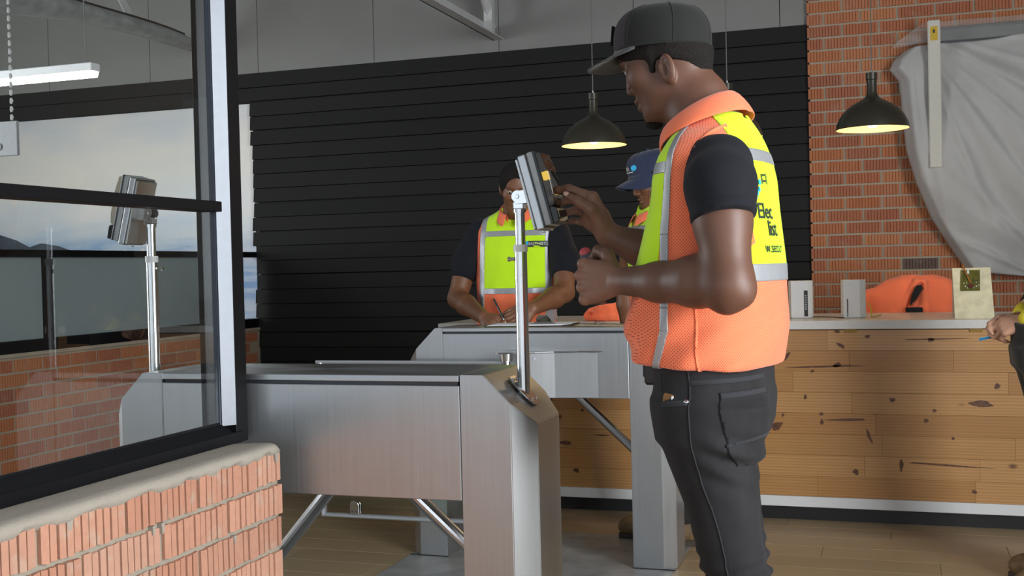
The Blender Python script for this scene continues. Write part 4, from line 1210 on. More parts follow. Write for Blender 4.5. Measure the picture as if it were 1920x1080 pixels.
MB().mesh([(0.150, 6.652, 1.105), (0.160, 6.652, 1.075), (0.120, 6.652, 1.02), (0.085, 6.652, 0.98), (0.10, 6.652, 1.05), (0.12, 6.652, 1.095), (0.150, 6.675, 1.105), (0.160, 6.675, 1.075), (0.120, 6.675, 1.02), (0.085, 6.675, 0.98), (0.10, 6.675, 1.05), (0.12, 6.675, 1.095)],
          [(0, 1, 2, 3, 4, 5), (11, 10, 9, 8, 7, 6), (0, 1, 7, 6), (1, 2, 8, 7), (2, 3, 9, 8), (3, 4, 10, 9), (4, 5, 11, 10), (5, 0, 6, 11)]).build('dark_lining', BLACKC, jk)
MB().tube([(0.095, 6.650, 0.980), (0.130, 6.648, 1.03), (0.163, 6.650, 1.085)], 0.0035, 6).build('zip', simple('dark_orange_zip', '#8a3a22', 0.6), jk)
MB().box((0.065, 6.650, 0.945), (0.155, 6.68, 0.978), 0.004).build('dark_hem_opening', BLACKC, jk)

# ------------------------------------------------------------------ television under plastic on the brick wall
tv = empty('wall_screen', (1.05, 7.6, 1.9), label='large dark wall screen under the plastic sheet', cat='screen')
MB().box((0.24, 7.600, 1.50), (1.95, 7.655, 2.685), 0.006).build('screen_housing', BLACKPL, tv, world=True)
MB().box((0.26, 7.598, 1.52), (1.93, 7.602, 2.665)).build('screen_glass', simple('grey_screen_glass', (0.10, 0.105, 0.11, 1), 0.25), tv, world=True)
MB().box((0.6, 7.655, 1.8), (1.5, 7.705, 2.3)).build('wall_bracket', BLACKPL, tv, world=True)
fs = MB().box((0.228, 7.425, 1.80), (0.302, 7.445, 2.700), 0.006).build('foam_corner_strip', simple('white_foam', '#c9c6bb', 0.8, noise_amt=0.03))
tag(fs, 'upright white foam edge strip on the covered screen', 'foam strip')
ORIG[fs.name] = Vector((0, 0, 0))
MB().box((0.243, 7.4235, 2.575), (0.285, 7.426, 2.66)).build('yellow_sticker', simple('yellow_sticker', '#c9a528', 0.6), fs)
MB().box((0.258, 7.4225, 2.62), (0.270, 7.4240, 2.642)).build('sticker_mark', INK, fs)
# sheet: hangs from the top of the screen, gathers to a point at the lower middle
nu, nv = 150, 110; V = []; F = []
Lp = [(0, 0.10, 2.56), (.06, 0.03, 2.50), (.1, 0.005, 2.44), (.16, 0.06, 2.36), (.3, 0.075, 2.16), (.45, 0.095, 1.93), (.6, 0.15, 1.72), (.75, 0.235, 1.50), (.88, 0.33, 1.34), (1, 0.44, 1.165)]
for j in range(nv + 1):
    v = j / nv
    lx = np.interp(v, [p[0] for p in Lp], [p[1] for p in Lp]); lz = np.interp(v, [p[0] for p in Lp], [p[2] for p in Lp])
    for i in range(nu + 1):
        u = i / nu
        rx = 2.05; rz = 2.62 - 1.56 * v
        zc = lz * (1 - u) ** 2.2 + rz * (1 - (1 - u) ** 2.2)
        x = lx + (rx - lx) * u
        y_ = 7.525 - 0.055 * math.sin(PI * min(1, v * 1.1)) - 0.03 * math.sin(7 * u + 2 * v) * v - 0.035 * math.sin(4.2 * u - 3.1 * v + 1) ** 3 * math.sin(PI * v)
        y_ += 0.016 * math.sin(21 * u + 9 * v * v) * v + 0.016 * math.sin(27 * (u * .8 + v * .5) + 3 * math.sin(5 * v)) * (0.3 + v) + 0.010 * abs(math.sin(13 * u - 11 * v)) * v
        y_ += 0.05 * (v > 0.8) * (v - 0.8) * 5 * 0.9 + (0.10 * (0.03 - u) / 0.03 if u < 0.03 else 0)
        z_ = zc + 0.008 * math.sin(18 * u) * (1 - v) - 0.012 * abs(math.sin(9 * u)) * (1 - v)
        fa = math.atan2(2.70 - z_, x - 0.12); fr_ = math.hypot(2.70 - z_, x - 0.12)
        y_ -= (0.026 * max(0.0, math.sin(fa * 13 + 0.6)) ** 4 + 0.012 * max(0.0, math.sin(fa * 31 + 2)) ** 3) * min(1.0, fr_ * 1.3)
        fb = math.atan2(z_ - 1.0, x - 1.1); y_ -= 0.018 * max(0.0, math.sin(fb * 17)) ** 4 * v
        V.append((x, min(y_, 7.69), z_))
for j in range(nv):
    for i in range(nu):
        a = j * (nu + 1) + i; F.append((a, a + 1, a + nu + 2, a + nu + 1))
sh = put('plastic_sheet', V, F, SHEET, None, True); tag(sh, 'translucent plastic dust sheet draped over the wall screen', 'plastic sheet')
md = sh.modifiers.new('thickness', 'SOLIDIFY'); md.thickness = 0.0015
# thinner single layer folded over the top edge
V2 = []; F2 = []
for j in range(9):
    v = j / 8
    for i in range(41):
        u = i / 40; x = 0.04 + (2.0) * u - 0.03 * v
        z_ = 2.585 + (0.125 * (1 if u > .1 else (u / .1) ** .8)) * v
        y_ = 7.528 + 0.02 * v + 0.006 * math.sin(30 * u + 4 * v) + (0.12 * (0.09 - u) / 0.09 if u < 0.09 else 0)
        V2.append((x, min(y_, 7.69), z_))
for j in range(8):
    for i in range(40):
        a = j * 41 + i; F2.append((a, a + 1, a + 42, a + 41))
THIN = simple('thin_plastic_film', (0.6, 0.6, 0.58, 1), 0.3, bump=0.2); THIN.node_tree.nodes['Principled BSDF'].inputs['Alpha'].default_value = 0.16
ORIG[sh.name] = Vector((0, 0, 0))
o = put('top_film', V2, F2, THIN, sh, True)
md = o.modifiers.new('thickness', 'SOLIDIFY'); md.thickness = 0.001
b = MB()
for (x, z) in ((0.335, 2.10), (0.335, 1.755), (0.92, 2.10), (0.93, 1.78), (0.88, 1.20)):
    b.tube([(x, 7.46, z), (x, 7.468, z)], 0.007, 8)
b.build('fixing_dots', BLACKPL, sh)
# ------------------------------------------------------------------ people
class Frame:
    """a person's own axes: x forward, y to his left, z up; S() reads a sight line on the plane y = ly"""
    def __init__(s, x, y, rz_deg):
        s.o = np.array([x, y, 0.]); s.rz = math.radians(rz_deg)
        s.F = np.array([math.cos(s.rz), math.sin(s.rz), 0]); s.L = np.array([-s.F[1], s.F[0], 0])
    def S(s, u, v, ly=0.0):
        w = RW @ np.array([u - 960., v - 540., _f]); c = np.array([0, 0, CAM_H])
        t = ((s.o - c) @ s.L + ly) / (w @ s.L); P = c + t * w
        return np.array([(P - s.o) @ s.F, ly, P[2]])
    def X(s, u, v, lx=0.0):
        w = RW @ np.array([u - 960., v - 540., _f]); c = np.array([0, 0, CAM_H])
        t = ((s.o - c) @ s.F + lx) / (w @ s.F); P = c + t * w
        return np.array([lx, (P - s.o) @ s.L, P[2]])

def rotm(pitch, yaw=0.0, roll=0.0):
    cp, sp = math.cos(pitch), math.sin(pitch); cy, sy = math.cos(yaw), math.sin(yaw); cr, sr = math.cos(roll), math.sin(roll)
    Ry = np.array([[cp, 0, sp], [0, 1, 0], [-sp, 0, cp]])     # nose down for positive pitch
    Rz = np.array([[cy, -sy, 0], [sy, cy, 0], [0, 0, 1]]); Rx = np.array([[1, 0, 0], [0, cr, -sr], [0, sr, cr]])
    return Rz @ Ry @ Rx
class Head:
    def __init__(s, org, R): s.o = np.array(org, float); s.R = R
    def p(s, x, y, z): return s.o + s.R @ np.array([x, y, z], float)
    def skull(s, f, g=0.0, k=0.03):
        f.ell(s.p(0.003, 0, 0.040), (0.092 + g, 0.075 + g, 0.078 + g), k, R=s.R)
        f.ell(s.p(-0.030, 0, 0.016), (0.054 + g, 0.063 + g, 0.058 + g), k, R=s.R)
    def add(s, f, ears=True, ear_l=None):
        s.skull(f)
        f.ell(s.p(0.042, 0, -0.030), (0.052, 0.057, 0.074), 0.03, R=s.R)
        f.ell(s.p(0.018, 0, -0.050), (0.062, 0.054, 0.045), 0.03, R=s.R)
        f.ell(s.p(0.058, 0, -0.090), (0.034, 0.038, 0.024), 0.025, R=s.R)
        f.ell(s.p(0.079, 0, -0.094), (0.015, 0.019, 0.015), 0.014, R=s.R)
        f.rc(s.p(0.086, -0.030, 0.030), s.p(0.086, 0.030, 0.030), 0.012, 0.012, 0.016)
        for y in (-1, 1):
            f.ell(s.p(0.062, y * 0.044, -0.014), (0.026, 0.020, 0.024), 0.022, R=s.R)
            f.ell(s.p(0.101, y * 0.032, 0.011), (0.016, 0.019, 0.0115), 0.012, 's', R=s.R)
            f.ell(s.p(0.0785, y * 0.0315, 0.010), (0.0145, 0.0145, 0.0135), 0.004, R=s.R)     # closed-down lids
        f.rc(s.p(0.091, 0, 0.020), s.p(0.1045, 0, -0.022), 0.0085, 0.0105, 0.012)
        for y in (-1, 1): f.ell(s.p(0.0985, y * 0.0145, -0.027), (0.011, 0.0085, 0.0085), 0.006, R=s.R)
        f.ell(s.p(0.098, 0, -0.060), (0.006, 0.030, 0.0022), 0.004, 's', R=s.R)
        f.ell(s.p(0.0895, 0, -0.0525), (0.0165, 0.024, 0.0085), 0.006, R=s.R)
        f.ell(s.p(0.0865, 0, -0.0680), (0.0175, 0.0215, 0.0095), 0.006, R=s.R)
        f.ell(s.p(0.1015, 0, -0.0603), (0.007, 0.027, 0.0016), 0.003, 's', R=s.R)
        if ears:
            for y in (-1, 1):
                c = s.p(-0.004, y * 0.077, 0.0)
                if ear_l is not None: c = np.array([ear_l[0], y * ear_l[1], ear_l[2]])
                Re = s.R @ rotm(-0.12, -y * 0.30)
                q = lambda a, b_, c_: c + Re @ np.array([a, y * b_, c_])
                f.ell(q(0.0, 0.0, 0.0), (0.0185, 0.0085, 0.0315), 0.006, R=Re)
                f.ell(q(0.001, 0.007, 0.004), (0.0105, 0.0065, 0.0185), 0.003, 's', R=Re)
                f.rc(q(0.013, 0.004, 0.010), q(0.013, 0.003, -0.004), 0.0045, 0.005, 0.005)
                f.rc(q(-0.002, 0.003, 0.012), q(-0.008, 0.004, -0.010), 0.003, 0.003, 0.004)
    def eye(s, parent, side, gaze=-0.35):
        M = Matrix.Translation(Vector(s.p(0.0815, side * 0.0315, 0.0085)))
        R4 = Matrix(s.R.tolist()).to_4x4()
        pr = [(0.0001, -0.0125)] + [(0.0125 * math.cos(a), 0.0125 * math.sin(a)) for a in [-PI / 2 + PI * i / 10 for i in range(1, 10)]] + [(0.0001, 0.0125)]
        MB().lathe(pr, 16, M @ R4 @ RY(PI / 2 + 0.3)).build('eye', EYEW, parent, smooth=True)
        MB().lathe([(0.0001, 0.0132), (0.003, 0.0129), (0.0056, 0.0116), (0.0058, 0.0110)], 14, M @ R4 @ RY(PI / 2 + 0.25)).build('iris', IRIS, parent, smooth=True)

def add_hand(f, W, d, nb, ts, curls, s=1.0, spread=0.10, thumb=None, k=0.006, rw=0.027, kp=0.012, sp=0.0205, kn=0.0):
    """hand growing from the wrist W along d; nb = back of the hand; ts = +1 / -1 side of the thumb; curls = bend at the three joints"""
    W = np.array(W, float); d = np.array(d, float); d /= np.linalg.norm(d)
    nb = np.array(nb, float); nb = nb - d * (nb @ d); nb /= np.linalg.norm(nb)
    lat = np.cross(d, nb) * ts
    tips = []
    mc = [W + s * (d * (0.086 - 0.005 * abs(i - 1.1)) + lat * (1.5 * sp - sp * i) + nb * (0.002 - 0.0015 * abs(i - 1.2))) for i in range(4)]
    for i in range(4): f.rc(W + s * (lat * (0.012 - 0.008 * i) + d * 0.012), mc[i], rw * .62 * s, 0.0125 * s, kp)
    f.ell(W + s * (d * 0.045 + lat * 0.002 - nb * 0.004), (0.045 * s, 0.036 * s, 0.0165 * s), 0.014, R=np.stack([d, lat, nb], 1))
    Ln = ((.043, .026, .021), (.047, .029, .022), (.043, .027, .021), (.034, .021, .019))
    for i in range(4):
        p = mc[i]; a = 0.0; pts = [p]
        if kn: f.ell(p + nb * 0.004 * s, (kn * s,) * 3, 0.003)
        c = curls[i] if hasattr(curls[0], '__len__') else curls
        for j in range(3):
            a += c[j]
            v = d * math.cos(a) - nb * math.sin(a) + lat * spread * (1.3 - i)
            v /= np.linalg.norm(v); p = p + v * Ln[i][j] * s; pts.append(p)
        r = [0.0105 * s, 0.0093 * s, 0.0084 * s, 0.0068 * s] if i < 3 else [0.0092 * s, 0.0080 * s, 0.0072 * s, 0.006 * s]
        f.chain(pts, r, k); tips.append(pts)
    if thumb is None:
        b0 = W + s * (d * 0.022 + lat * 0.026 - nb * 0.006)
        b1 = b0 + s * 0.040 * (d * .72 + lat * .55 - nb * .42); b2 = b1 + s * 0.032 * (d * .92 - lat * .05 - nb * .38); b3 = b2 + s * 0.024 * (d * .9 - lat * .30 - nb * .3)
        th = [b0, b1, b2, b3]
    else: th = [np.array(q, float) for q in thumb]
    f.chain(th, [0.0165 * s, 0.0125 * s, 0.0105 * s, 0.0085 * s], 0.009)
    return mc, tips, th

def person_mesh(fr, f, mat, palms, label, z0=0.0):
    V, F = f.mesh()
    o = put('person', V, F, mat, None, True)
    o.location = (fr.o[0], fr.o[1], z0); o.rotation_euler = (0, 0, fr.rz)
    ORIG[o.name] = Vector((0, 0, 0))
    at = o.data.attributes.new('palm', 'FLOAT', 'POINT')
    w = np.zeros(len(V))
    for c, r, a in palms:
        dd = np.linalg.norm(np.asarray(V) - np.array(c), axis=1)
        w = np.maximum(w, a * np.clip((r - dd) / (0.35 * r), 0, 1))
    at.data.foreach_set('value', w.astype(np.float32))
    return tag(o, label, 'person')
def garment(name, f, mat, parent, relax=1):
    V, F = f.mesh(relax)
    o = put(name, V, F, mat, parent, True)
    return o, V, F
def patch(name, V, F, planes, off, mat, parent, rim=0.002):
    v, fc = clip_mesh(V, F, planes, off, rim)
    if not fc: return None
    return put(name, v, fc, mat, parent, True)
def P_(x=None, y=None, z=None, sign=1):
    """plane that keeps coordinate*sign < value*sign"""
    if x is not None: return ((x, 0, 0), (sign, 0, 0))
    if y is not None: return ((0, y, 0), (0, sign, 0))
    return ((0, 0, z), (0, 0, sign))
def project_text(name, s, size, place, bvh, dirv, mat, parent, off=0.0016, bold=0.0):
    """flat print: letters laid on a cloth; place(a,b) gives a point in front of the cloth, dirv the direction to it"""
    V, F = text_mesh(s, size, bold)
    return project_flat(name, V, F, place, bvh, dirv, mat, parent, off)
def project_flat(name, V, F, place, bvh, dirv, mat, parent, off=0.0016):
    b = bmesh.new(); me = bpy.data.meshes.new('t'); me.from_pydata([tuple(v) for v in V], [], [tuple(q) for q in F]); b.from_mesh(me); bpy.data.meshes.remove(me)
    bmesh.ops.triangulate(b, faces=b.faces)
    for _ in range(5):
        es = [e for e in b.edges if e.calc_length() > 0.007]
        if es: bmesh.ops.subdivide_edges(b, edges=es, cuts=1)
    bad = []
    for v in b.verts:
        o = Vector(place(v.co.x, v.co.y)); h = bvh.ray_cast(o, Vector(dirv))
        if h[0] is None: bad.append(v)
        else:
            n = h[1]
            if n.dot(Vector(dirv)) > 0: n = -n
            v.co = h[0] + n * off
    bmesh.ops.delete(b, geom=bad, context='VERTS')
    return putbm(name, b, mat, parent)
def bvh_of(V, F): return BVHTree.FromPolygons([tuple(v) for v in V], [tuple(int(i) for i in q) for q in F])

# ================================================================== the man in the grey cap
fr = Frame(-0.36, 2.38, 170)
S = fr.S
hd = Head((0.078, 0, 1.680), rotm(math.radians(20)))
f = Field((-0.21, -0.37, 0.93), (0.52, 0.335, 1.80), 0.0030)
hd.add(f, True, (0.058, 0.0735, 1.651))
f.chain([(0.046, 0, 1.640), (0.018, 0, 1.56), (-0.018, 0, 1.47)], [0.053, 0.056, 0.074], 0.03)
f.rc((0.0, 0, 1.60), (-0.030, 0, 1.53), 0.040, 0.045, 0.03)
f.loft([(0.94, 0.0, 0, 0.10, 0.15), (1.12, 0.0, 0, 0.11, 0.15), (1.30, -0.012, 0, 0.085, 0.15), (1.42, -0.02, 0, 0.075, 0.14), (1.48, -0.02, 0, 0.055, 0.11), (1.52, -0.02, 0, 0.05, 0.06)], 0.03)
# left arm (towards the camera), bent; fist round a screwdriver
el = S(1366, 532, 0.245); wr = S(1164, 527, 0.165)
f.chain([(-0.06, 0.150, 1.425), (-0.100, 0.222, 1.33), tuple(el)], [0.046, 0.050, 0.045], 0.03)
f.chain([el, el + (wr - el) * 0.28 + np.array([0, 0, 0.003]), el + (wr - el) * 0.62, wr], [0.0455, 0.0475, 0.037, 0.0275], 0.02)
f.rc(el + np.array([-0.022, 0.0, -0.018]), el + np.array([0.004, 0, -0.026]), 0.024, 0.03, 0.02)
lw = wr
lm, lt, lth = add_hand(f, lw + np.array([0.004, 0, 0]), (0.985, -0.14, 0.0), (0.14, 0.99, 0.06), 1, ((1.15, 1.55, 1.0), (1.2, 1.55, 1.0), (1.25, 1.55, 1.0), (1.3, 1.55, 1.0)), 1.05, 0.03, k=0.0025, kp=0.005, sp=0.0232, kn=0.0118,
                       thumb=[S(1150, 508, 0.145), S(1139, 478, 0.125), S(1122, 470, 0.108), S(1109, 486, 0.098)])
# right arm reaching to the reader
rel = np.array([0.095, -0.295, 1.215]); rw_ = S(1141, 441, -0.20)
f.chain([(-0.01, -0.145, 1.420), (0.05, -0.23, 1.33), tuple(rel)], [0.044, 0.050, 0.044], 0.03)
f.chain([rel, rel + (rw_ - rel) * 0.3, rel + (rw_ - rel) * 0.7, rw_], [0.044, 0.047, 0.040, 0.029], 0.02)
mc = [S(1112, 369, -0.172), S(1106, 384, -0.193), S(1106, 401, -0.212), S(1112, 418, -0.226)]
for i, m_ in enumerate(mc): f.rc(rw_ + (m_ - rw_) * 0.1, m_, 0.021, 0.0135, 0.013)
f.ell((rw_ + mc[1] + mc[2]) / 3 + np.array([0, 0.006, -0.002]), (0.036, 0.030, 0.030), 0.015)
rfing = [[mc[0], S(1066, 353, -0.165), S(1045, 356, -0.165), S(1030, 365, -0.166)],
         [mc[1], S(1070, 374, -0.192), S(1046, 382, -0.193), S(1029, 391, -0.193)],
         [mc[2], S(1080, 394, -0.213), S(1059, 399, -0.214), S(1041, 409, -0.214)],
         [mc[3], S(1090, 416, -0.229), S(1074, 414, -0.231), S(1060, 417, -0.231)]]
for i, q in enumerate(rfing): f.chain(q, [0.0112, 0.0096, 0.0084, 0.0066] if i < 3 else [0.0098, 0.0084, 0.0074, 0.006], 0.006)
rth = [S(1128, 424, -0.180), S(1108, 393, -0.158), S(1085, 378, -0.150), S(1063, 366, -0.147)]
f.chain(rth, [0.019, 0.0135, 0.0115, 0.0085], 0.010)
palms = [(rw_ + (mc[1] - rw_) * .8, 0.10, 0.30), (S(1045, 385, -0.19), 0.06, 0.75), (lw + np.array([0.06, 0, 0]), 0.085, 0.28)]
_X, _Y, _Z = f.ax[0][:, None, None], f.ax[1][None, :, None], f.ax[2][None, None, :]      # keep the skull inside the cap
_q = (np.sqrt(((_X - 0.0955) / 0.098) ** 2 + (_Y / 0.081) ** 2 + (np.maximum(_Z - 1.70, 0) / 0.090) ** 2) - 1) * 0.08
f.D = np.where(_Z > 1.702, np.maximum(f.D, _q), f.D).astype(np.float32)
man = person_mesh(fr, f, SKIN, palms, 'man in grey cap and orange safety vest touching the access reader')
for nm, tip, prv, up in (('thumb_nail', rth[3], rth[2], (0.1, 0.75, 0.55)), ('thumb_nail', lth[3], lth[2], (-.2, .6, .7))):
    dv = Vector(tip - prv).normalized(); un = Vector(up); un = (un - dv * un.dot(dv)).normalized(); sd = dv.cross(un)
    M = Matrix((sd, dv, un)).transposed().to_4x4(); M.translation = Vector(tip) + dv * 0.001 + un * 0.0052
    MB().lathe([(0.0001, 0.0042), (0.004, 0.0036), (0.0062, 0.0014), (0.0066, -0.001)], 14, M @ Matrix.Diagonal((0.95, 1.3, 1, 1))).build(nm, NAIL, man, smooth=True)
hd.eye(man, 1); hd.eye(man, -1)
for sd in (-1, 1):
    MB().tube([hd.p(0.0925, sd * 0.016, 0.030), hd.p(0.0955, sd * 0.030, 0.035), hd.p(0.088, sd * 0.047, 0.031)], [0.002, 0.0034, 0.0015], 8, sq=.7).build('eyebrow', HAIR, man)
    MB().tube([hd.p(0.094, sd * 0.021, 0.0125), hd.p(0.0955, sd * 0.031, 0.0165), hd.p(0.088, sd * 0.043, 0.0125)], [0.0010, 0.0022, 0.0012], 8).build('upper_eyelid', SKIN, man)
g = Field((-0.07, -0.1, 1.60), (0.2, 0.1, 1.79), 0.003)
hd.skull(g, 0.0075, 0.03)
g.half((0.06, 0, 1.671), (0.08, 0, -1), 0.004)
g.rc((0.040, 0, 1.675), (0.034, 0, 1.645), 0.054, 0.047, 0.012); g.half((0.06, 0, 1.704), (0, 0, 1), 0.003)
g.half((0.125, 0, 0), (1, 0, -0.45 + .2), 0.004)
for sd in (-1, 1):
    g.rc((0.098, sd * 0.0665, 1.690), (0.094, sd * 0.0635, 1.650), 0.011, 0.006, 0.012)
    g.ell((0.058, sd * 0.088, 1.648), (0.024, 0.034, 0.033), 0.003, 's')
g.ell((0.085, 0, 1.60), (0.075, 0.12, 0.052), 0.006, 's')
n_ = vnoise(21); g.warp(lambda X, Y, Z: 0.0016 * n_(X, Y, Z, 420))
garment('short_hair', g, HAIR, man, 0)
g = Field((0.06, -0.05, 1.51), (0.17, 0.05, 1.60), 0.0025)
c = hd.p(0.082, 0, -0.110)
g.ell(c, (0.018, 0.019, 0.012), 0.008)
n_ = vnoise(22); g.warp(lambda X, Y, Z: 0.003 * n_(X, Y, Z, 500))
garment('goatee', g, HAIR, man, 0)
for sd in (-1, 1): MB().tube([hd.p(0.0995, sd * 0.003, -0.0435), hd.p(0.0955, sd * 0.018, -0.047), hd.p(0.085, sd * 0.028, -0.058)], [0.0022, 0.0026, 0.0012], 8, sq=.5).build('moustache', HAIR, man)

# cap: six-panel crown, brim, button
def cap_crown(cx, cz, rx, ry, hgt, front_h, tiltx=0.0, n=72, m=22, ex=2.9):
    V = []; F = []
    for j in range(m + 1):
        t_ = j / m
        rr_ = max(0.0, 1 - t_ ** ex) ** (1 / ex) if t_ < 1 else 0
        for i in range(n):
            a = 2 * PI * i / n
            fx = 0.5 + 0.5 * math.cos(a)
            seam = min(abs(((a / (2 * PI) * 6 + 0.5) % 1) - 0.5) * 6, 1)
            gdep = 0.0010 * (1 - seam) if 0 < t_ < 0.98 else 0
            k_ = 1 - gdep / rx
            bul = 1 + 0.03 * math.sin(PI * min(1, t_ * 1.2)) * fx
            V.append((cx + rx * rr_ * math.cos(a) * k_ * bul - 0.004 * t_, ry * rr_ * math.sin(a) * k_, cz + tiltx * math.cos(a) * rx * (1 - t_) + hgt * t_ * (1 + front_h * fx * (1 - t_) * 1.0)))
    for j in range(m):
        for i in range(n):
            F.append((j * n + i, j * n + (i + 1) % n, (j + 1) * n + (i + 1) % n, (j + 1) * n + i))
    return V, F
def add_cap(parent, H, crown_m, front_m, brim_m, Ln=0.070, wide=72, drop=0.40, M=None, droop=0.10, front_deg=62):
    cx, cz, rx, ry, h = H
    V, F = cap_crown(cx, cz, rx, ry, h, 0.30)
    if M is not None: V = [tuple(M @ Vector(v)) for v in V]
    n = 72; fr_f = []; bk_f = []
    for q in F:
        a = (q[0] % n) / n * 360; a = a if a < 180 else a - 360
        (fr_f if abs(a + 2.5) < front_deg else bk_f).append(q)
    o1 = put('cap_crown', V, bk_f, crown_m, parent, True); o2 = put('cap_front_panel', V, fr_f, front_m, parent, True)
    for o in (o1, o2):
        md = o.modifiers.new('thickness', 'SOLIDIFY'); md.thickness = 0.002; md.offset = -1
    tp = lambda p: (M @ Vector(p)) if M is not None else Vector(p)
    top = cz + h
    MB().lathe([(0.0001, 0.006), (0.005, 0.005), (0.0075, 0.002), (0.008, -0.001)], 16, (M or Matrix.Identity(4)) @ T(cx - 0.004, 0, top)).build('cap_button', brim_m, parent, smooth=True)
    # brim
    V2 = []; F2 = []; na, nb_ = 36, 10
    for i in range(na + 1):
        a = math.radians(-wide + 2 * wide * i / na)
        x0 = cx + rx * 0.985 * math.cos(a); y0 = ry * 0.985 * math.sin(a)
        L = Ln * max(0.0, math.cos(a / math.radians(wide) * PI / 2)) ** 0.55 + 0.001
        for j in range(nb_ + 1):
            t_ = j / nb_
            x = x0 + L * t_; y = y0 * (1 + 0.02 * t_)
            z = cz - drop * (x - cx - rx * .99 * math.cos(math.radians(wide))) * 0.62 + 0.003 - droop * (abs(y) / ry) ** 2 * 0.10 * (0.3 + t_) + 0.004
            if j == 0: z = cz + 0.002 - (0.0 if True else 0)
            V2.append(tuple(tp((x, y, z))))
    for i in range(na):
        for j in range(nb_):
            q = i * (nb_ + 1) + j; F2.append((q, q + nb_ + 1, q + nb_ + 2, q + 1))
    o = put('cap_brim', V2, F2, brim_m, parent, True)
    md = o.modifiers.new('thickness', 'SOLIDIFY'); md.thickness = 0.003; md.offset = 0
    return V, F
CV, CF = add_cap(man, (0.0955, 1.702, 0.1050, 0.088, 0.096), CAPMESH, CAPFRONT, CAPBRIM, 0.066, 74, 0.42)
for a in (60, 120, -60, -120, 180):                                # raised panel seams
    i0 = int(round(a / 360 * 72)) % 72
    MB().tube([Vector(CV[j * 72 + i0]) * 1.0 for j in range(0, 22)], 0.0013, 6).build('cap_seam', CAPMESH, man)
rim = [CV[i] for i in range(8, 65)]
MB().tube([Vector(p) + Vector((0, 0, 0.0015)) for p in rim], 0.0022, 6).build('cap_hem', CAPMESH, man)
MB().box((-0.001, -0.022, -0.03), (0.002, 0.022, 0.012), 0.002, T(0.2015, 0, 1.752) @ RY(-0.10)).build('cap_badge', BLACKC, man)

# T-shirt
g = Field((-0.2, -0.33, 1.24), (0.16, 0.32, 1.60), 0.0045)
TOR = [(1.035, 0.006, 0, 0.1435, 0.188), (1.119, 0.008, 0, 0.161, 0.195), (1.246, -0.003, 0, 0.144, 0.192), (1.363, -0.014, 0, 0.117, 0.196), (1.42, -0.016, 0, 0.110, 0.200), (1.465, -0.018, 0, 0.098, 0.194), (1.50, -0.022, 0, 0.083, 0.160), (1.525, -0.020, 0, 0.076, 0.112), (1.555, -0.012, 0, 0.066, 0.078)]
g.loft([(z, cx, cy, rx - 0.012, ry - 0.012) for z, cx, cy, rx, ry in TOR if z > 1.2], 0.02, p=2.35)
g.chain([(-0.075, 0.150, 1.435), (-0.092, 0.203, 1.395), (-0.110, 0.236, 1.315)], [0.064, 0.064, 0.060], 0.02)
g.chain([(0.0, -0.145, 1.430), (0.03, -0.19, 1.39), (0.06, -0.245, 1.30)], [0.058, 0.060, 0.060], 0.02)
g.half((-0.104, 0.229, 1.331), (-0.23, 0.30, -0.93), 0.003)
g.half((0.055, -0.235, 1.315), (0.30, -0.45, -0.80), 0.003)
g.rc((-0.02, 0, 1.50), (0.03, 0, 1.64), 0.058, 0.056, 0.004, 's')
n_ = vnoise(31); g.warp(lambda X, Y, Z: 0.0035 * n_(X, Y, Z * .6, 40))
ts_, V, F = garment('t_shirt', g, NAVY, man)
# sleeve hem
patch('sleeve_hem', V, F, [((-0.104 - .0054, 0.229 + .006, 1.331 - .021), (-0.23, 0.30, -0.93)), ((-0.104 + .0046, 0.229 - .0055, 1.331 + .016), (0.23, -0.30, 0.93)), P_(y=0.1, sign=-1)], 0.0012, NAVY, man)

# safety vest
g = Field((-0.24, -0.25, 1.02), (0.24, 0.25, 1.57), 0.0045)
g.loft(TOR, 0.02, p=2.3)
g.ell((-0.088, 0.245, 1.395), (0.058, 0.105, 0.125), 0.012, 's').ell((0.02, -0.245, 1.39), (0.058, 0.105, 0.115), 0.012, 's')
g.rc((-0.03, 0, 1.50), (0.045, 0, 1.66), 0.064, 0.066, 0.006, 's')
n_ = vnoise(33); n2_ = vnoise(34)
def folds(X, Y, Z):
    low = np.clip((1.30 - Z) / 0.2, 0, 1)
    diag = np.sin((X * 0.9 + Z * 1.1) * 58 + 3 * n2_(X, Y, Z, 12)) * 0.0035 * low * np.clip((Y + .05) * 8, 0, 1)
    return 0.0045 * n_(X, Y, Z * .45, 30) * (0.4 + low) + diag
g.warp(folds)
g.half((0.0, 0, 1.045), (0.06, -0.02, -1), 0.01)
vest, VV, VF = garment('safety_vest', g, ORANGE, man)
zt = 1.235
bk = [P_(x=-0.015), P_(y=0.132), P_(y=-0.132, sign=-1), ((-0.02, 0.072, 0), (0.62, 0.78, 0)), ((-0.02, -0.072, 0), (0.62, -0.78, 0)), P_(z=zt, sign=-1)]
patch('lime_back_panel', VV, VF, bk, 0.0012, LIME, man)
def vq(u, v): 
    q = S(u, v, 0.165); return np.array([q[0], q[2]])
def vplane(p, q, keep_front):
    n = np.array([q[1] - p[1], p[0] - q[0]])
    if (n[0] > 0) == keep_front: n = -n
    return ((p[0], 0, p[1]), (n[0], 0, n[1]))
SL = [(1258, 300), (1246, 440), (1247, 575), (1249, 618), (1224, 690)]
SR = [(1270, 300), (1262, 440), (1262, 575), (1264, 618), (1238, 690)]
patch('lime_front_panel', VV, VF, [vplane(vq(*SL[0]), vq(*SL[1]), True), P_(z=1.245, sign=-1)], 0.0012, LIME, man)
patch('reflective_strip', VV, VF, [P_(x=0.0), P_(y=0.134), P_(y=-0.134, sign=-1), P_(z=1.452, sign=-1), P_(z=1.476)], 0.0024, REFLECT, man)
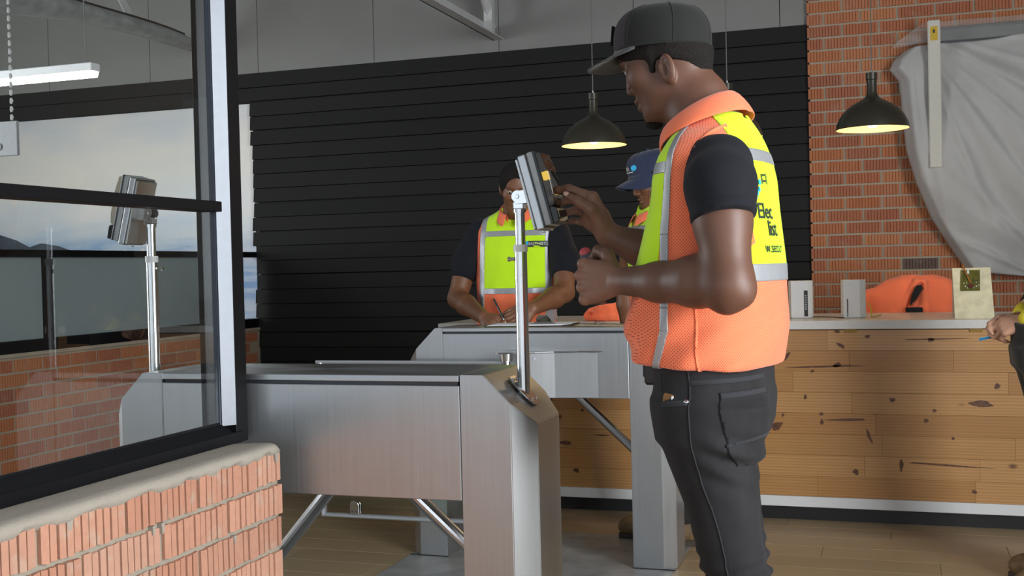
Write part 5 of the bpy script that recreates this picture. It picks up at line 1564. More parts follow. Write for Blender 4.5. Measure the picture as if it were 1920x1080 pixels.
patch('reflective_strip', VV, VF, [P_(x=0.0), P_(y=0.134), P_(y=-0.134, sign=-1), P_(z=1.212, sign=-1), P_(z=1.246)], 0.0024, REFLECT, man)
for sd in (-1, 1):
    for i in range(4):
        za, zb_ = vq(*SL[i])[1], vq(*SL[i + 1])[1]
        patch('reflective_strip', VV, VF, [vplane(vq(*SL[i]), vq(*SL[i + 1]), False), vplane(vq(*SR[i]), vq(*SR[i + 1]), True), P_(z=za if i else 9.0), P_(z=zb_, sign=-1), P_(y=0.0, sign=-sd)], 0.0026, REFLECT, man)
    patch('plain_side_binding', VV, VF, [P_(x=-0.0305), P_(x=-0.0345, sign=-1), P_(y=sd * 0.1, sign=-sd), P_(z=1.24)], 0.0018, ORANGE_P, man)
patch('reflective_strip', VV, VF, [vplane(vq(*SL[0]), vq(*SL[1]), True), P_(z=1.428, sign=-1), P_(z=1.450)], 0.0024, REFLECT, man)
patch('reflective_strip', VV, VF, [vplane(vq(*SL[1]), vq(*SL[2]), True), P_(z=1.212, sign=-1), P_(z=1.246)], 0.0022, REFLECT, man)
# front edge piping
b = MB(); bv = bvh_of(VV, VF)
pts = []
for i in range(16):
    z = 1.052 + i * 0.012
    h = bv.ray_cast(Vector((1, -0.0, z)), Vector((-1, 0, 0)))
    if h[0]: pts.append(h[0] + Vector((0.001, 0, 0)))
b.tube(pts, 0.0022, 6).build('black_zip_edge', BLACKC, man)
# armhole binding: follows the rim of the cut
b = bmesh.new(); me = bpy.data.meshes.new('t'); me.from_pydata(VV.tolist(), [], VF.tolist()); b.from_mesh(me); bpy.data.meshes.remove(me); b.free()
for sd in (1,):
    ring = []
    for i in range(40):
        a = 2 * PI * i / 40
        # march along y on the cutting ellipsoid's cylinder to find the outer lip
        x = -0.088 + 0.0585 * math.cos(a); z = 1.395 + 0.1255 * math.sin(a)
        h = bv.ray_cast(Vector((x + 0.004 * math.cos(a), sd * 0.4, z + 0.006 * math.sin(a))), Vector((0, -sd, 0)))
        if h[0] is not None and abs(h[0].y) > 0.09: ring.append(h[0] + Vector((0, sd * 0.0005, 0)))
    if len(ring) > 8:
        MB().tube(ring + [ring[0]], 0.0042, 8, caps=False).build('armhole_binding', ORANGE_P, man, smooth=True)
# fold-over collar
V = []; F = []; na = 60
for i in range(na + 1):
    a = math.radians(-163 + 326 * i / na)          # 0 = back of the neck
    fx = (1 - math.cos(a)) / 2                     # 0 back .. 1 front
    cx, cy = -math.cos(a), math.sin(a)
    zt_ = 1.603 - 0.080 * fx ** 1.15
    o = 0.010 + 0.012 * math.sin(abs(a))
    top = (0.014 + cx * 0.068 + 0.006 * fx, cy * 0.070, zt_)
    mid = (0.012 + cx * (0.068 + o * .6) + 0.006 * fx, cy * (0.070 + o * .8), zt_ - 0.006)
    flap = 0.046 + 0.016 * fx ** 3
    bot = (0.006 + cx * (0.070 + o * 2.1 - 0.026 * fx ** 3), cy * (0.072 + o * 2.4), zt_ - flap)
    inn = (0.012 + cx * 0.064 + 0.004 * fx, cy * 0.066, zt_ - 0.05)
    m1 = tuple((mid[k] * 0.5 + bot[k] * 0.5) + (0.004 * (cx, cy, 0)[k]) for k in range(3))
    for p in (inn, tuple(0.5 * (inn[k] + top[k]) for k in range(3)), top, mid, m1, bot): V.append(p)
for i in range(na):
    for j in range(5):
        q = i * 6 + j; F.append((q, q + 6, q + 7, q + 1))
o = put('vest_collar', V, F, ORANGE_P, man, True)
md = o.modifiers.new('thickness', 'SOLIDIFY'); md.thickness = 0.004; md.offset = 1
md = o.modifiers.new('soft', 'SUBSURF'); md.levels = 1; md.render_levels = 1
# print on the back and the chest tag
back = lambda y0, z0: (lambda a, b_: (-0.6, y0 - a, z0 + b_))
project_text('back_print', 'Elec', 0.044, back(0.084, 1.336), bv, (1, 0, 0), INK, man, 0.0030, 0.0006)
project_text('back_print', 'list', 0.044, back(0.048, 1.302), bv, (1, 0, 0), INK, man, 0.0030, 0.0006)
project_text('back_print', 'w.secur', 0.030, back(0.074, 1.268), bv, (1, 0, 0), INK, man, 0.0030, 0.0002)
emb = []; ef = []
def quadset(rects):
    V = []; F = []
    for (x0, y0, x1, y1) in rects:
        q = len(V); V += [(x0, y0, 0), (x1, y0, 0), (x1, y1, 0), (x0, y1, 0)]; F.append((q, q + 1, q + 2, q + 3))
    return V, F
V, F = quadset([(0, 0, .010, .034), (.013, -.004, .019, .020), (.013, .026, .021, .036), (.022, .004, .028, .014), (.006, .038, .014, .046), (.024, .018, .034, .028), (0.004, -.010, .012, -.004)])
project_flat('back_emblem', V, F, back(0.090, 1.385), bv, (1, 0, 0), CYAN, man, 0.0030)
V, F = quadset([(0, 0, .004, .02), (.008, .004, .02, .008), (.008, .016, .02, .02), (.024, 0, .028, .022)])
project_flat('back_emblem_lines', V, F, back(0.050, 1.405), bv, (1, 0, 0), INK, man, 0.0030)
frt = lambda y0, z0: (lambda a, b_: (0.6, y0 + a, z0 + b_))
V, F = quadset([(0, 0, 0.035, 0.028)])
project_flat('chest_tag', V, F, frt(0.108, 1.383), bv, (-1, 0, 0), simple('dark_tag', '#2a2c26', 0.6), man, 0.0055)
project_text('chest_tag_print', 'SEC', 0.015, frt(0.110, 1.395), bv, (-1, 0, 0), WHITEINK, man, 0.0068)

# jeans
def leg_tab(ly, dx):
    t = []
    for v, uf, ub in ((760, 1237, 1438), (800, 1241, 1431), (850, 1248, 1423), (900, 1268, 1421), (950, 1290, 1424), (1000, 1304, 1428), (1040, 1312, 1434), (1080, 1322, 1440)):
        a = S(uf, v, 0.085); b_ = S(ub, v, 0.085)
        t.append(((a[2] + b_[2]) / 2, (a[0] + b_[0]) / 2 + dx, ly, abs(a[0] - b_[0]) / 2 * 0.985, min(0.088, abs(a[0] - b_[0]) / 2 * 0.96)))
    c = t[-1]
    t += [(0.53, c[1] - 0.012, ly, 0.064, 0.064), (0.40, c[1] - 0.035, ly * 1.05, 0.064, 0.062), (0.22, c[1] - 0.045, ly * 1.08, 0.056, 0.055), (0.045, c[1] - 0.045, ly * 1.1, 0.062, 0.058)]
    return t
g = Field((-0.24, -0.21, 0.03), (0.17, 0.21, 1.10), 0.006)
LT = leg_tab(0.088, 0.0)
g.loft(LT, 0.02).loft(leg_tab(-0.088, 0.050), 0.02)
pf, pb = S(1238, 715, 0), S(1444, 700, 0)
g.loft([(1.09, -0.004, 0, 0.108, 0.166), (1.02, -0.004, 0, 0.113, 0.170), (0.955, -0.006, 0, 0.112, 0.174), (0.90, -0.008, 0, 0.104, 0.172)], 0.04, p=2.3)
n_ = vnoise(41); n2_ = vnoise(42)
def jf(X, Y, Z):
    knee = np.exp(-((Z - 0.585) / 0.075) ** 2); seat = np.exp(-((Z - 0.86) / 0.05) ** 2) * np.clip(-X * 12, 0, 1)
    w = np.sin(Z * 175 + X * 42 + 2.2 * n2_(X, Y, Z, 14)) * 0.008 * knee + np.sin(Z * 120 - X * 60) * 0.007 * seat
    ank = np.exp(-((Z - 0.12) / 0.08) ** 2) * np.sin(Z * 150 + 3 * n2_(X, Y, Z, 12)) * 0.005
    return w + ank + 0.0035 * n_(X, Y, Z * .6, 26)
g.warp(jf)
jeans, JV, JF = garment('jeans', g, DENIM, man)
# sewn-on details of the near side: yoke band, pockets, seams, belt loop
def jpx(u, v): 
    q = S(u, v, 0.15); return q[0], q[2]
def side_planes(poly):
    """polygon given in (lx,z) on the near side -> planes"""
    c = np.mean(poly, 0); out = []
    for i in range(len(poly)):
        p = np.array(poly[i]); q = np.array(poly[(i + 1) % len(poly)]); e = q - p; n = np.array([e[1], -e[0]])
        if n @ (c - p) > 0: n = -n
        out.append(((p[0], 0, p[1]), (n[0], 0, n[1])))
    return out + [P_(y=0.03, sign=-1)]
jb = bvh_of(JV, JF)
def seam(pxs, r=0.0014, nm='seam'):
    pts = []
    for u, v in pxs:
        x, z = jpx(u, v); h = jb.ray_cast(Vector((x, 0.4, z)), Vector((0, -1, 0)))
        if h[0]: pts.append(h[0] + h[1].normalized() * 0.0006)
    dense = []
    for i in range(len(pts) - 1):
        for k in range(6):
            p = pts[i].lerp(pts[i + 1], k / 6); h = jb.ray_cast(Vector((p.x, 0.4, p.z)), Vector((0, -1, 0)))
            if h[0]: dense.append(h[0] + h[1].normalized() * 0.0006)
    if len(dense) > 3: MB().tube(dense, r, 6).build(nm, DENIM_S, man)
patch('back_pocket', JV, JF, side_planes([jpx(1350, 737), jpx(1452, 737), jpx(1446, 822), jpx(1370, 835)]), 0.0026, DENIM, man)
patch('back_pocket_foot', JV, JF, side_planes([jpx(1370, 834), jpx(1440, 821), jpx(1436, 873), jpx(1379, 876)]), 0.0026, DENIM, man)
seam([(1350, 738), (1357, 775), (1364, 810), (1371, 840), (1379, 875)], 0.0012, 'pocket_seam')
seam([(1379, 876), (1396, 876), (1414, 873)], 0.0012, 'pocket_seam')
patch('pocket_hem', JV, JF, side_planes([jpx(1350, 737), jpx(1440, 737), jpx(1440, 746), jpx(1352, 748)]), 0.0034, DENIM_S, man)
patch('pocket_seam', JV, JF, side_planes([jpx(1368, 832), jpx(1424, 818), jpx(1424, 823), jpx(1369, 837)]), 0.0034, DENIM_S, man)
patch('yoke_band', JV, JF, side_planes([jpx(1300, 711), jpx(1442, 709), jpx(1442, 718), jpx(1300, 721)]), 0.0018, DENIM_S, man)
patch('pocket_mouth', JV, JF, side_planes([jpx(1247, 752), jpx(1298, 748), jpx(1299, 757), jpx(1249, 762)]), 0.0024, DENIM_S, man)
seam([(1296, 692), (1300, 720), (1303, 780), (1308, 840), (1322, 900), (1338, 950), (1350, 1000), (1360, 1050), (1366, 1100)])
seam([(1358, 762), (1378, 775), (1395, 793), (1407, 815)], 0.0010, 'pocket_stitch')
seam([(1362, 758), (1382, 771), (1399, 789), (1411, 812)], 0.0010, 'pocket_stitch')
seam([(1242, 700), (1243, 728), (1250, 745), (1268, 753), (1290, 750)], 0.0012, 'pocket_stitch')
x, z = jpx(1296, 750); h = jb.ray_cast(Vector((x, 0.4, z)), Vector((0, -1, 0)))
if h[0]:
    M = Matrix.Translation(h[0]) @ h[1].to_track_quat('Z', 'Y').to_matrix().to_4x4()
    MB().lathe([(0.0001, 0.0042), (0.002, 0.003), (0.0044, 0.0034), (0.0052, 0.001)], 14, M).build('rivet', CHROME, man, smooth=True)
patch('belt_loop', JV, JF, side_planes([jpx(1329, 686), jpx(1341, 684), jpx(1342, 694), jpx(1330, 696)]), 0.0045, DENIM_S, man, 0.004)
q = S(1232, 690, 0.02)
MB().box((-0.012, -0.028, -0.04), (0.016, 0.028, 0.016), 0.005, T(q[0] + 0.004, 0.02, q[2] - 0.004 + .01)).box((0.0, -0.020, -0.022), (0.022, 0.020, 0.012), 0.004, T(q[0] + 0.004, 0.02, q[2] + .002)).build('belt_pouch', BLACKPL, man)
# shoes
for sd, dx in ((1, 0.0), (-1, 0.050)):
    ax = LT[-1][1] + dx; ay = sd * 0.097
    g = Field((ax - 0.12, ay - 0.07, -0.005), (ax + 0.24, ay + 0.07, 0.15), 0.005)
    g.rc((ax - 0.05, ay, 0.05), (ax + 0.15, ay + sd * 0.01, 0.042), 0.044, 0.040, 0.03).rc((ax - 0.03, ay, 0.06), (ax, ay, 0.12), 0.042, 0.044, 0.03).ell((ax + 0.165, ay + sd * 0.01, 0.04), (0.055, 0.045, 0.034), 0.03)
    g.half((0, 0, 0.004), (0, 0, -1), 0.003)
    sh_, V, F = garment('shoe', g, BOOT, man)
    pl = [(ax - 0.098 + 0.26 * i / 20, math.sin(min(1, (i + .6) / 4) * PI / 2) * math.sin(min(1, (20.6 - i) / 5) * PI / 2) * 0.044) for i in range(21)]
    poly = [(x, ay + w, 0) for x, w in pl] + [(x, ay - w, 0) for x, w in pl[::-1]]
    MB().prism(poly, (0, 0, 0.022), 0.003).build('sole', SOLE, sh_)

# things he holds or carries
ax0 = S(1095, 467, 0.098); dvec = np.array([-0.10, -0.40, -0.80]); dvec /= np.linalg.norm(dvec)
def to_world(fr_, p): return Vector(fr_.o + fr_.F * p[0] + fr_.L * p[1] + np.array([0, 0, p[2]]))
sd_ = empty('screwdriver', tuple(to_world(fr, ax0)), label='grey and red handled screwdriver held in the fist of the grey cap wearer', cat='screwdriver')
W0 = to_world(fr, ax0); W1 = to_world(fr, ax0 + dvec)
qz = (W1 - W0).normalized().to_track_quat('Z', 'Y').to_matrix().to_4x4()
MB().lathe([(0.0001, -0.002), (0.007, -0.001), (0.0105, 0.002), (0.0122, 0.006), (0.0125, 0.009)], 20, qz).build('red_end_cap', simple('red_plastic', '#b8474c', 0.45), sd_, smooth=True)
pr = [(0.0125, 0.008), (0.0134, 0.016), (0.0135, 0.045), (0.0115, 0.062), (0.0115, 0.07), (0.0135, 0.08), (0.0125, 0.092), (0.006, 0.096), (0.0001, 0.096)]
MB().lathe(pr, 20, qz).build('handle', simple('slate_grey_grip', '#4b5560', 0.55), sd_, smooth=True)
MB().tube([(0, 0, 0.09), (0, 0, 0.118)], 0.003, 10, qz).build('shaft', CHROME, sd_)
x, z = jpx(1255, 745); h = jb.ray_cast(Vector((x, 0.4, z)), Vector((0, -1, 0)))
hp = h[0] if h[0] else Vector((0.09, 0.1, 0.98))
wl = empty('wallet', tuple(to_world(fr, np.array(hp) + np.array([0.0, -0.004, -0.03]))), fr.rz, label='brown wallet peeking out of the charcoal jeans front pocket', cat='wallet')
MB().box((-0.012, -0.002, 0.022), (0.010, 0.0075, 0.040), 0.002, RY(-0.15)).build('cover', simple('brown_leather', '#6b4a22', 0.6), wl)
MB().box((-0.0125, 0.006, 0.024), (-0.008, 0.0090, 0.037), 0.0005, RY(-0.15)).build('card_edge', PAPER, wl)
# ================================================================== the man writing on the clipboard
fw = Frame(-1.72, 5.22, -90)
X = fw.X
f = Field((-0.16, -0.36, 0.93), (0.50, 0.37, 1.78), 0.0042)
hw = Head((0.068, 0.030, 1.628), rotm(math.radians(21), 0.30, 0.0))
hw.add(f)
f.chain([(0.045, 0.02, 1.60), (0.0, 0.0, 1.50), (-0.03, 0, 1.44)], [0.055, 0.062, 0.08], 0.03)
f.loft([(0.94, 0.0, 0, 0.10, 0.16), (1.15, 0.0, 0, 0.11, 0.16), (1.36, -0.01, 0, 0.085, 0.16), (1.44, -0.015, 0, 0.06, 0.13), (1.48, -0.01, 0, 0.05, 0.07)], 0.03)
re_, rw2 = X(858, 560, 0.10), X(908, 596, 0.40)
le_, lw2 = X(1058, 548, 0.12), X(1000, 578, 0.36)
f.chain([(-0.02, -0.185, 1.43), (0.03, -0.25, 1.28), re_], [0.062, 0.056, 0.046], 0.03)
f.chain([re_, re_ + (rw2 - re_) * .35, rw2], [0.046, 0.048, 0.030], 0.02)
f.chain([(-0.02, 0.185, 1.43), (0.04, 0.25, 1.28), le_], [0.062, 0.056, 0.046], 0.03)
f.chain([le_, le_ + (lw2 - le_) * .35, lw2], [0.046, 0.048, 0.030], 0.02)
ptip = X(949, 607, 0.455); ptop = X(925, 559, 0.40)
rwh = rw2 + np.array([0.0, 0.0, 0.0])
hm, ht, hth = add_hand(f, rwh, (0.55, 0.80, -0.12), (0.45, -0.25, 0.85), 1, ((.55, .75, .45), (.7, .85, .5), (.85, 1.0, .6), (.95, 1.05, .6)), 1.0, 0.02)
add_hand(f, lw2, (0.62, -0.72, -0.20), (0.55, 0.35, 0.75), -1, (.25, .4, .3), 1.0, 0.05)
writer = person_mesh(fw, f, SKIN2, [(rwh + np.array([.04, .05, 0]), .10, .25), (lw2 + np.array([.05, -.05, 0]), .10, .25)], 'man in orange and lime vest writing on the clipboard')
hw.eye(writer, 1); hw.eye(writer, -1)
for sd in (-1, 1):
    MB().tube([hw.p(0.0925, sd * 0.016, 0.030), hw.p(0.0955, sd * 0.030, 0.035), hw.p(0.088, sd * 0.047, 0.031)], [0.002, 0.0034, 0.0015], 8, sq=.7).build('eyebrow', HAIR, writer)
g = Field((-0.09, -0.10, 1.53), (0.20, 0.16, 1.80), 0.0042)
hw.skull(g, 0.009, 0.03)
c = hw.p(0.100, 0, -0.012); g.ell(c, (0.070, 0.066, 0.088), 0.012, 's', R=hw.R)
n1, p1 = hw.R @ np.array([-.25, 0, -1.0]), hw.p(-0.02, 0, -0.012)
g.half(p1, n1, 0.006)
n_ = vnoise(51); g.warp(lambda X_, Y, Z: 0.0018 * n_(X_, Y, Z, 380))
garment('short_hair', g, HAIR, writer, 0)

def build_top(fr_, parent, TORS, seedn, holes, sleeves, hem, collar_c, p=2.3, navy=NAVY):
    """polo shirt and vest; returns the vest mesh"""
    g = Field((-0.22, -0.36, 1.0), (0.24, 0.36, 1.60), 0.006)
    g.loft([(z, cx, cy, rx - .014, ry - .014) for z, cx, cy, rx, ry in TORS], 0.02, p=p)
    for ch, r_, hp_, hn in sleeves:
        g.chain(ch, r_, 0.02)
    for ch, r_, hp_, hn in sleeves:
        n = np.array(hn, float)
        g.rc(np.array(hp_) + n * 0.085, np.array(hp_) + n * 0.30, 0.085, 0.085, 0.003, 's')
    n_ = vnoise(seedn); g.warp(lambda X_, Y, Z: 0.004 * n_(X_, Y, Z * .6, 34))
    garment('polo_shirt', g, navy, parent)
    g = Field((-0.24, -0.27, hem - 0.02), (0.26, 0.27, 1.60), 0.0055)
    g.loft(TORS, 0.02, p=p)
    for c, r in holes: g.ell(c, r, 0.012, 's')
    g.rc((collar_c[0] - .03, collar_c[1], collar_c[2] - .03), (collar_c[0] + .06, collar_c[1] + 0.01, collar_c[2] + .14), 0.062, 0.07, 0.006, 's')
    n_ = vnoise(seedn + 1)
    g.warp(lambda X_, Y, Z: 0.0055 * n_(X_, Y, Z * .4, 32) + 0.003 * np.sin(Y * 70 + Z * 25) * np.clip((1.25 - Z) / .2, 0, 1))
    g.half((0, 0, hem), (0, 0, -1), 0.006)
    return garment('safety_vest', g, ORANGE_P, parent)
def collar(parent, cx, cy, z0, rx, ry, drop, flap, mat=ORANGE_P, yaw=0.0, gap=18):
    V = []; F = []; na = 48
    for i in range(na + 1):
        a = math.radians(-180 + gap + (360 - 2 * gap) * i / na); fx = (1 - math.cos(a)) / 2
        u, w = -math.cos(a + yaw), math.sin(a + yaw); zt = z0 - drop * fx ** 1.2
        fl = flap * (1 + .45 * fx ** 3)
        for (k, dz) in ((0.93, -fl * .9), (1.0, 0.0), (1.14, -0.006), (1.34, -fl)):
            V.append((cx + u * rx * k + 0.012 * fx * (k > 1.2), cy + w * ry * k, zt + dz))
    for i in range(na):
        for j in range(3):
            q = i * 4 + j; F.append((q, q + 4, q + 5, q + 1))
    o = put('vest_collar', V, F, mat, parent, True)
    md = o.modifiers.new('thickness', 'SOLIDIFY'); md.thickness = 0.004; md.offset = 1
    md = o.modifiers.new('soft', 'SUBSURF'); md.levels = 1; md.render_levels = 1
    return o
TW = [(0.90, 0.01, 0, 0.135, 0.195), (1.10, 0.008, 0, 0.135, 0.195), (1.25, 0.0, 0, 0.125, 0.205), (1.36, -0.008, 0, 0.115, 0.215), (1.43, -0.015, 0, 0.10, 0.225), (1.47, -0.018, 0, 0.085, 0.200), (1.505, -0.015, 0, 0.074, 0.130), (1.54, -0.01, 0.01, 0.062, 0.075)]
rs = [(-0.02, -0.185, 1.425), (0.03, -0.250, 1.29), tuple(re_ * .25 + np.array([0.03, -0.25, 1.28]) * .75)]
ls = [(-0.02, 0.185, 1.425), (0.04, 0.250, 1.29), tuple(le_ * .25 + np.array([0.04, 0.25, 1.28]) * .75)]
def unit(v): v = np.array(v, float); return v / np.linalg.norm(v)
WV, WVV, WVF = build_top(fw, writer, TW, 61, [((-0.01, -0.278, 1.33), (0.070, 0.072, 0.135)), ((-0.01, 0.278, 1.33), (0.070, 0.072, 0.135))],
    [(rs, [0.070, 0.068, 0.066], X(868, 522, 0.04), unit(re_ - np.array([0.03, -.25, 1.28]))), (ls, [0.070, 0.068, 0.066], X(1058, 516, 0.05), unit(le_ - np.array([0.04, .25, 1.28])))], 0.92, (0.0, 0.01, 1.53))
collar(writer, 0.012, 0.012, 1.590, 0.068, 0.074, 0.085, 0.046, yaw=0.1)
zb = X(960, 545, 0.12)[2]; zc = X(960, 437, 0.11)[2]
patch('lime_front_panel', WVV, WVF, [P_(x=0.01, sign=-1), P_(y=0.165), P_(y=-0.130, sign=-1), P_(z=zb, sign=-1)], 0.0015, LIME, writer)
for (a, b_) in ((-0.158, -0.130), (0.165, 0.190)):
    patch('reflective_strip', WVV, WVF, [P_(x=-0.02, sign=-1), P_(y=b_), P_(y=a, sign=-1)], 0.0030, REFLECT, writer)
for z_ in (zb, zc): patch('reflective_strip', WVV, WVF, [P_(x=0.01, sign=-1), P_(y=0.165), P_(y=-0.130, sign=-1), P_(z=z_ - .014, sign=-1), P_(z=z_ + .012)], 0.0030, REFLECT, writer)
wb = bvh_of(WVV, WVF)
tagp = X(985, 462, 0.12)
fr2 = lambda y0, z0: (lambda a, b_: (0.6, y0 + a, z0 + b_))
V, F = quadset([(0, 0, 0.10, 0.028)])
project_flat('chest_tag', V, F, fr2(tagp[1], tagp[2] - .004), wb, (-1, 0, 0), simple('dark_badge', '#3b423d', 0.6), writer, 0.0065)
project_text('chest_tag_print', 'EALTHSECUR', 0.0165, fr2(tagp[1] + .010, tagp[2] + .006), wb, (-1, 0, 0), WHITEINK, writer, 0.0080)
V, F = quadset([(0, 0, 0.009, 0.026)])
project_flat('chest_tag_edge', V, F, fr2(tagp[1] - .002, tagp[2] - .003), wb, (-1, 0, 0), CYAN, writer, 0.0075)

def trousers(parent, mat, dx=0.0, rx=0.10, ry=0.16, top=1.0, legs=0.09, boot=BOOT, h=0.008, lean=0.0):
    g = Field((-0.20, -0.22, 0.05), (0.22, 0.22, top + .02), h)
    for sd in (-1, 1):
        g.loft([(0.90, dx, sd * legs * .85, 0.095, 0.085), (0.72, dx + lean * .3, sd * legs, 0.082, 0.076), (0.52, dx + lean * .6, sd * legs, 0.068, 0.066), (0.34, dx + lean * .8 - .01, sd * legs * 1.05, 0.066, 0.062), (0.10, dx + lean - 0.015, sd * legs * 1.1, 0.062, 0.060)], 0.02)
    g.loft([(top, dx, 0, rx, ry), (0.84, dx, 0, rx * .95, ry * 1.02)], 0.04)
    n_ = vnoise(77); g.warp(lambda X_, Y, Z: 0.006 * n_(X_, Y, Z * .7, 26))
    r = garment('work_trousers', g, mat, parent)
    for sd in (-1, 1):
        ax, ay = dx + lean - 0.01, sd * legs * 1.1
        g = Field((ax - 0.12, ay - 0.07, -0.005), (ax + 0.25, ay + 0.07, 0.20), 0.006)
        g.rc((ax - 0.05, ay, 0.055), (ax + 0.15, ay + sd * .012, 0.05), 0.046, 0.042, 0.03).rc((ax - 0.02, ay, 0.06), (ax - 0.01, ay, 0.17), 0.05, 0.055, 0.03).ell((ax + 0.165, ay + sd * .012, 0.05), (0.06, 0.048, 0.042), 0.03)
        g.half((0, 0, 0.006), (0, 0, -1), 0.003); g.half((0, 0, 0.185), (0, 0, 1), 0.003)
        bt, V, F = garment('boot', g, boot, parent)
        pl = [(ax - 0.10 + 0.325 * i / 20, math.sin(min(1, (i + .6) / 4) * PI / 2) * math.sin(min(1, (20.6 - i) / 6) * PI / 2) * 0.048) for i in range(21)]
        MB().prism([(x, ay + sd * .006 + w, 0) for x, w in pl] + [(x, ay + sd * .006 - w, 0) for x, w in pl[::-1]], (0, 0, 0.026), 0.003).build('boot_sole', SOLE, bt)
    return r
trousers(writer, WORKTR)
pw0, pw1 = to_world(fw, ptip), to_world(fw, ptop)
pen = empty('pen', tuple(pw0), label='dark ballpoint pen in the hand of the man writing', cat='pen')
qz = (pw1 - pw0).normalized().to_track_quat('Z', 'Y').to_matrix().to_4x4()
MB().lathe([(0.0001, 0.0), (0.0012, 0.001), (0.0038, 0.016), (0.0042, 0.03)], 12, qz).build('pen_tip', WHITEPL, pen)
MB().lathe([(0.0042, 0.028), (0.0045, 0.04), (0.0045, 0.138), (0.003, 0.143), (0.0001, 0.144)], 12, qz).build('barrel', simple('dark_pen_barrel', '#20262b', 0.35), pen)
MB().box((0.0042, -0.0012, 0.10), (0.0062, 0.0012, 0.142), 0.0004, qz).build('clip', DARKGREY, pen)

# ================================================================== the man in the navy cap
fn = Frame(-1.02, 5.06, -146)
def N(u, v, back=0.0):
    """sight line met at a chosen distance behind his chest plane (world depth y)"""
    w = RW @ np.array([u - 960., v - 540., _f]); y_ = 5.0 + back; t = y_ / w[1]
    P = np.array([0, 0, CAM_H]) + t * w - fn.o
    return np.array([P @ fn.F, P @ fn.L, P[2]])
f = Field((-0.20, -0.36, 0.66), (0.34, 0.34, 1.78), 0.0042)
ho = N(1226, 338, 0.03)
hn_ = Head(ho, rotm(math.radians(22), 0.0, 0.0))
hn_.add(f)
f.chain([ho + np.array([-0.03, 0, -0.05]), (-0.02, -0.01, 1.49), (-0.03, 0, 1.42)], [0.055, 0.060, 0.08], 0.03)
f.loft([(0.95, 0.0, 0, 0.10, 0.15), (1.15, 0.0, 0, 0.11, 0.15), (1.34, -0.01, 0, 0.085, 0.15), (1.42, -0.015, 0, 0.06, 0.12), (1.46, -0.01, 0, 0.05, 0.07)], 0.03)
sh_r = np.array([-0.02, -0.175, 1.41]); er_ = N(1172, 525, 0.0); wr_ = N(1180, 640, 0.0)
f.chain([sh_r, (sh_r + er_) / 2 + np.array([0, -.01, 0]), er_], [0.060, 0.054, 0.045], 0.03)
f.chain([er_, er_ * .6 + wr_ * .4, wr_], [0.045, 0.043, 0.029], 0.02)
dw = fn.F * 0; dloc = np.array([0.75, -0.1, -0.45])
add_hand(f, wr_, (0.12, 0.0, -1), (0.2, -0.95, 0.0), 1, (.3, .4, .3), 1.0, 0.04)
f.chain([(-0.02, 0.175, 1.41), (0.0, 0.24, 1.27), (-0.01, 0.26, 1.12)], [0.060, 0.054, 0.045], 0.03)
f.chain([(-0.01, 0.26, 1.12), (0.01, 0.262, 1.02), (0.03, 0.26, 0.88)], [0.045, 0.042, 0.029], 0.02)
add_hand(f, (0.03, 0.26, 0.88), (0.1, 0, -1), (0.1, 0.95, 0.0), 1, (.3, .4, .3), 1.0, 0.03)
navy = person_mesh(fn, f, SKIN2, [], 'man in navy blue cap and orange vest looking down behind the grey cap wearer')
hn_.eye(navy, 1); hn_.eye(navy, -1)
for sd in (-1, 1):
    MB().tube([hn_.p(0.0925, sd * 0.016, 0.030), hn_.p(0.0955, sd * 0.030, 0.035), hn_.p(0.088, sd * 0.047, 0.031)], [0.002, 0.0034, 0.0015], 8, sq=.7).build('eyebrow', HAIR, navy)
    MB().tube([hn_.p(0.0995, sd * 0.003, -0.0435), hn_.p(0.0955, sd * 0.018, -0.047), hn_.p(0.085, sd * 0.028, -0.058)], [0.0030, 0.0034, 0.0016], 8, sq=.5).build('moustache', HAIR, navy)
g = Field(tuple(ho + np.array([-.13, -.11, -.12])), tuple(ho + np.array([.15, .11, .15])), 0.0042)
hn_.skull(g, 0.006, 0.03)
g.ell(hn_.p(0.075, 0, -0.04), (0.070, 0.10, 0.085), 0.012, 's', R=hn_.R)
g.half(hn_.p(-0.02, 0, -0.02), hn_.R @ np.array([-.2, 0, -1.0]), 0.006)
g.half(hn_.p(0, 0, 0.045), hn_.R @ np.array([0, 0, 1.0]), 0.004)
garment('short_hair', g, HAIR, navy, 0)
M4 = Matrix.Translation(Vector(hn_.p(0, 0, 0))) @ Matrix(hn_.R.tolist()).to_4x4() @ RY(-0.16)
CV3, CF3 = add_cap(navy, (0.000, 0.040, 0.110, 0.088, 0.098), CAPNAVY, CAPNAVY, CAPNAVY, 0.074, 70, 0.42, M4, 0.6)
for a in (30, 90, 150, -30, -90, -150):
    i0 = int(round(a / 360 * 72)) % 72
    MB().tube([Vector(CV3[j * 72 + i0]) for j in range(0, 22)], 0.0012, 6).build('cap_seam', CAPNAVY, navy)
MB().box((-0.125, -0.012, 0.036), (-0.10, 0.012, 0.052), 0.003, M4).build('cap_strap', CAPNAVY, navy)
cb_ = bvh_of(CV3, CF3)
Rf = (M4.to_3x3() @ Vector((-1, 0, 0)))
def capfront(a, b_): return tuple(M4 @ Vector((0.4, a, b_)))
project_text('cap_print', 'INTAR', 0.024, lambda a, b_: capfront(-0.052 + a, 0.066 + b_), cb_, tuple(Rf), WHITEINK, navy, 0.0022, 0.0005)
V, F = quadset([(-0.052, 0.056, 0.035, 0.0605)])
project_flat('cap_print_line', V, F, capfront, cb_, tuple(Rf), WHITEINK, navy, 0.0022)
ring = [(0.040 + 0.0125 * math.cos(2 * PI * i / 20), 0.074 + 0.0125 * math.sin(2 * PI * i / 20), 0) for i in range(20)]
project_flat('cap_print_disc', ring, [tuple(range(20))], capfront, cb_, tuple(Rf), CYAN, navy, 0.0022)
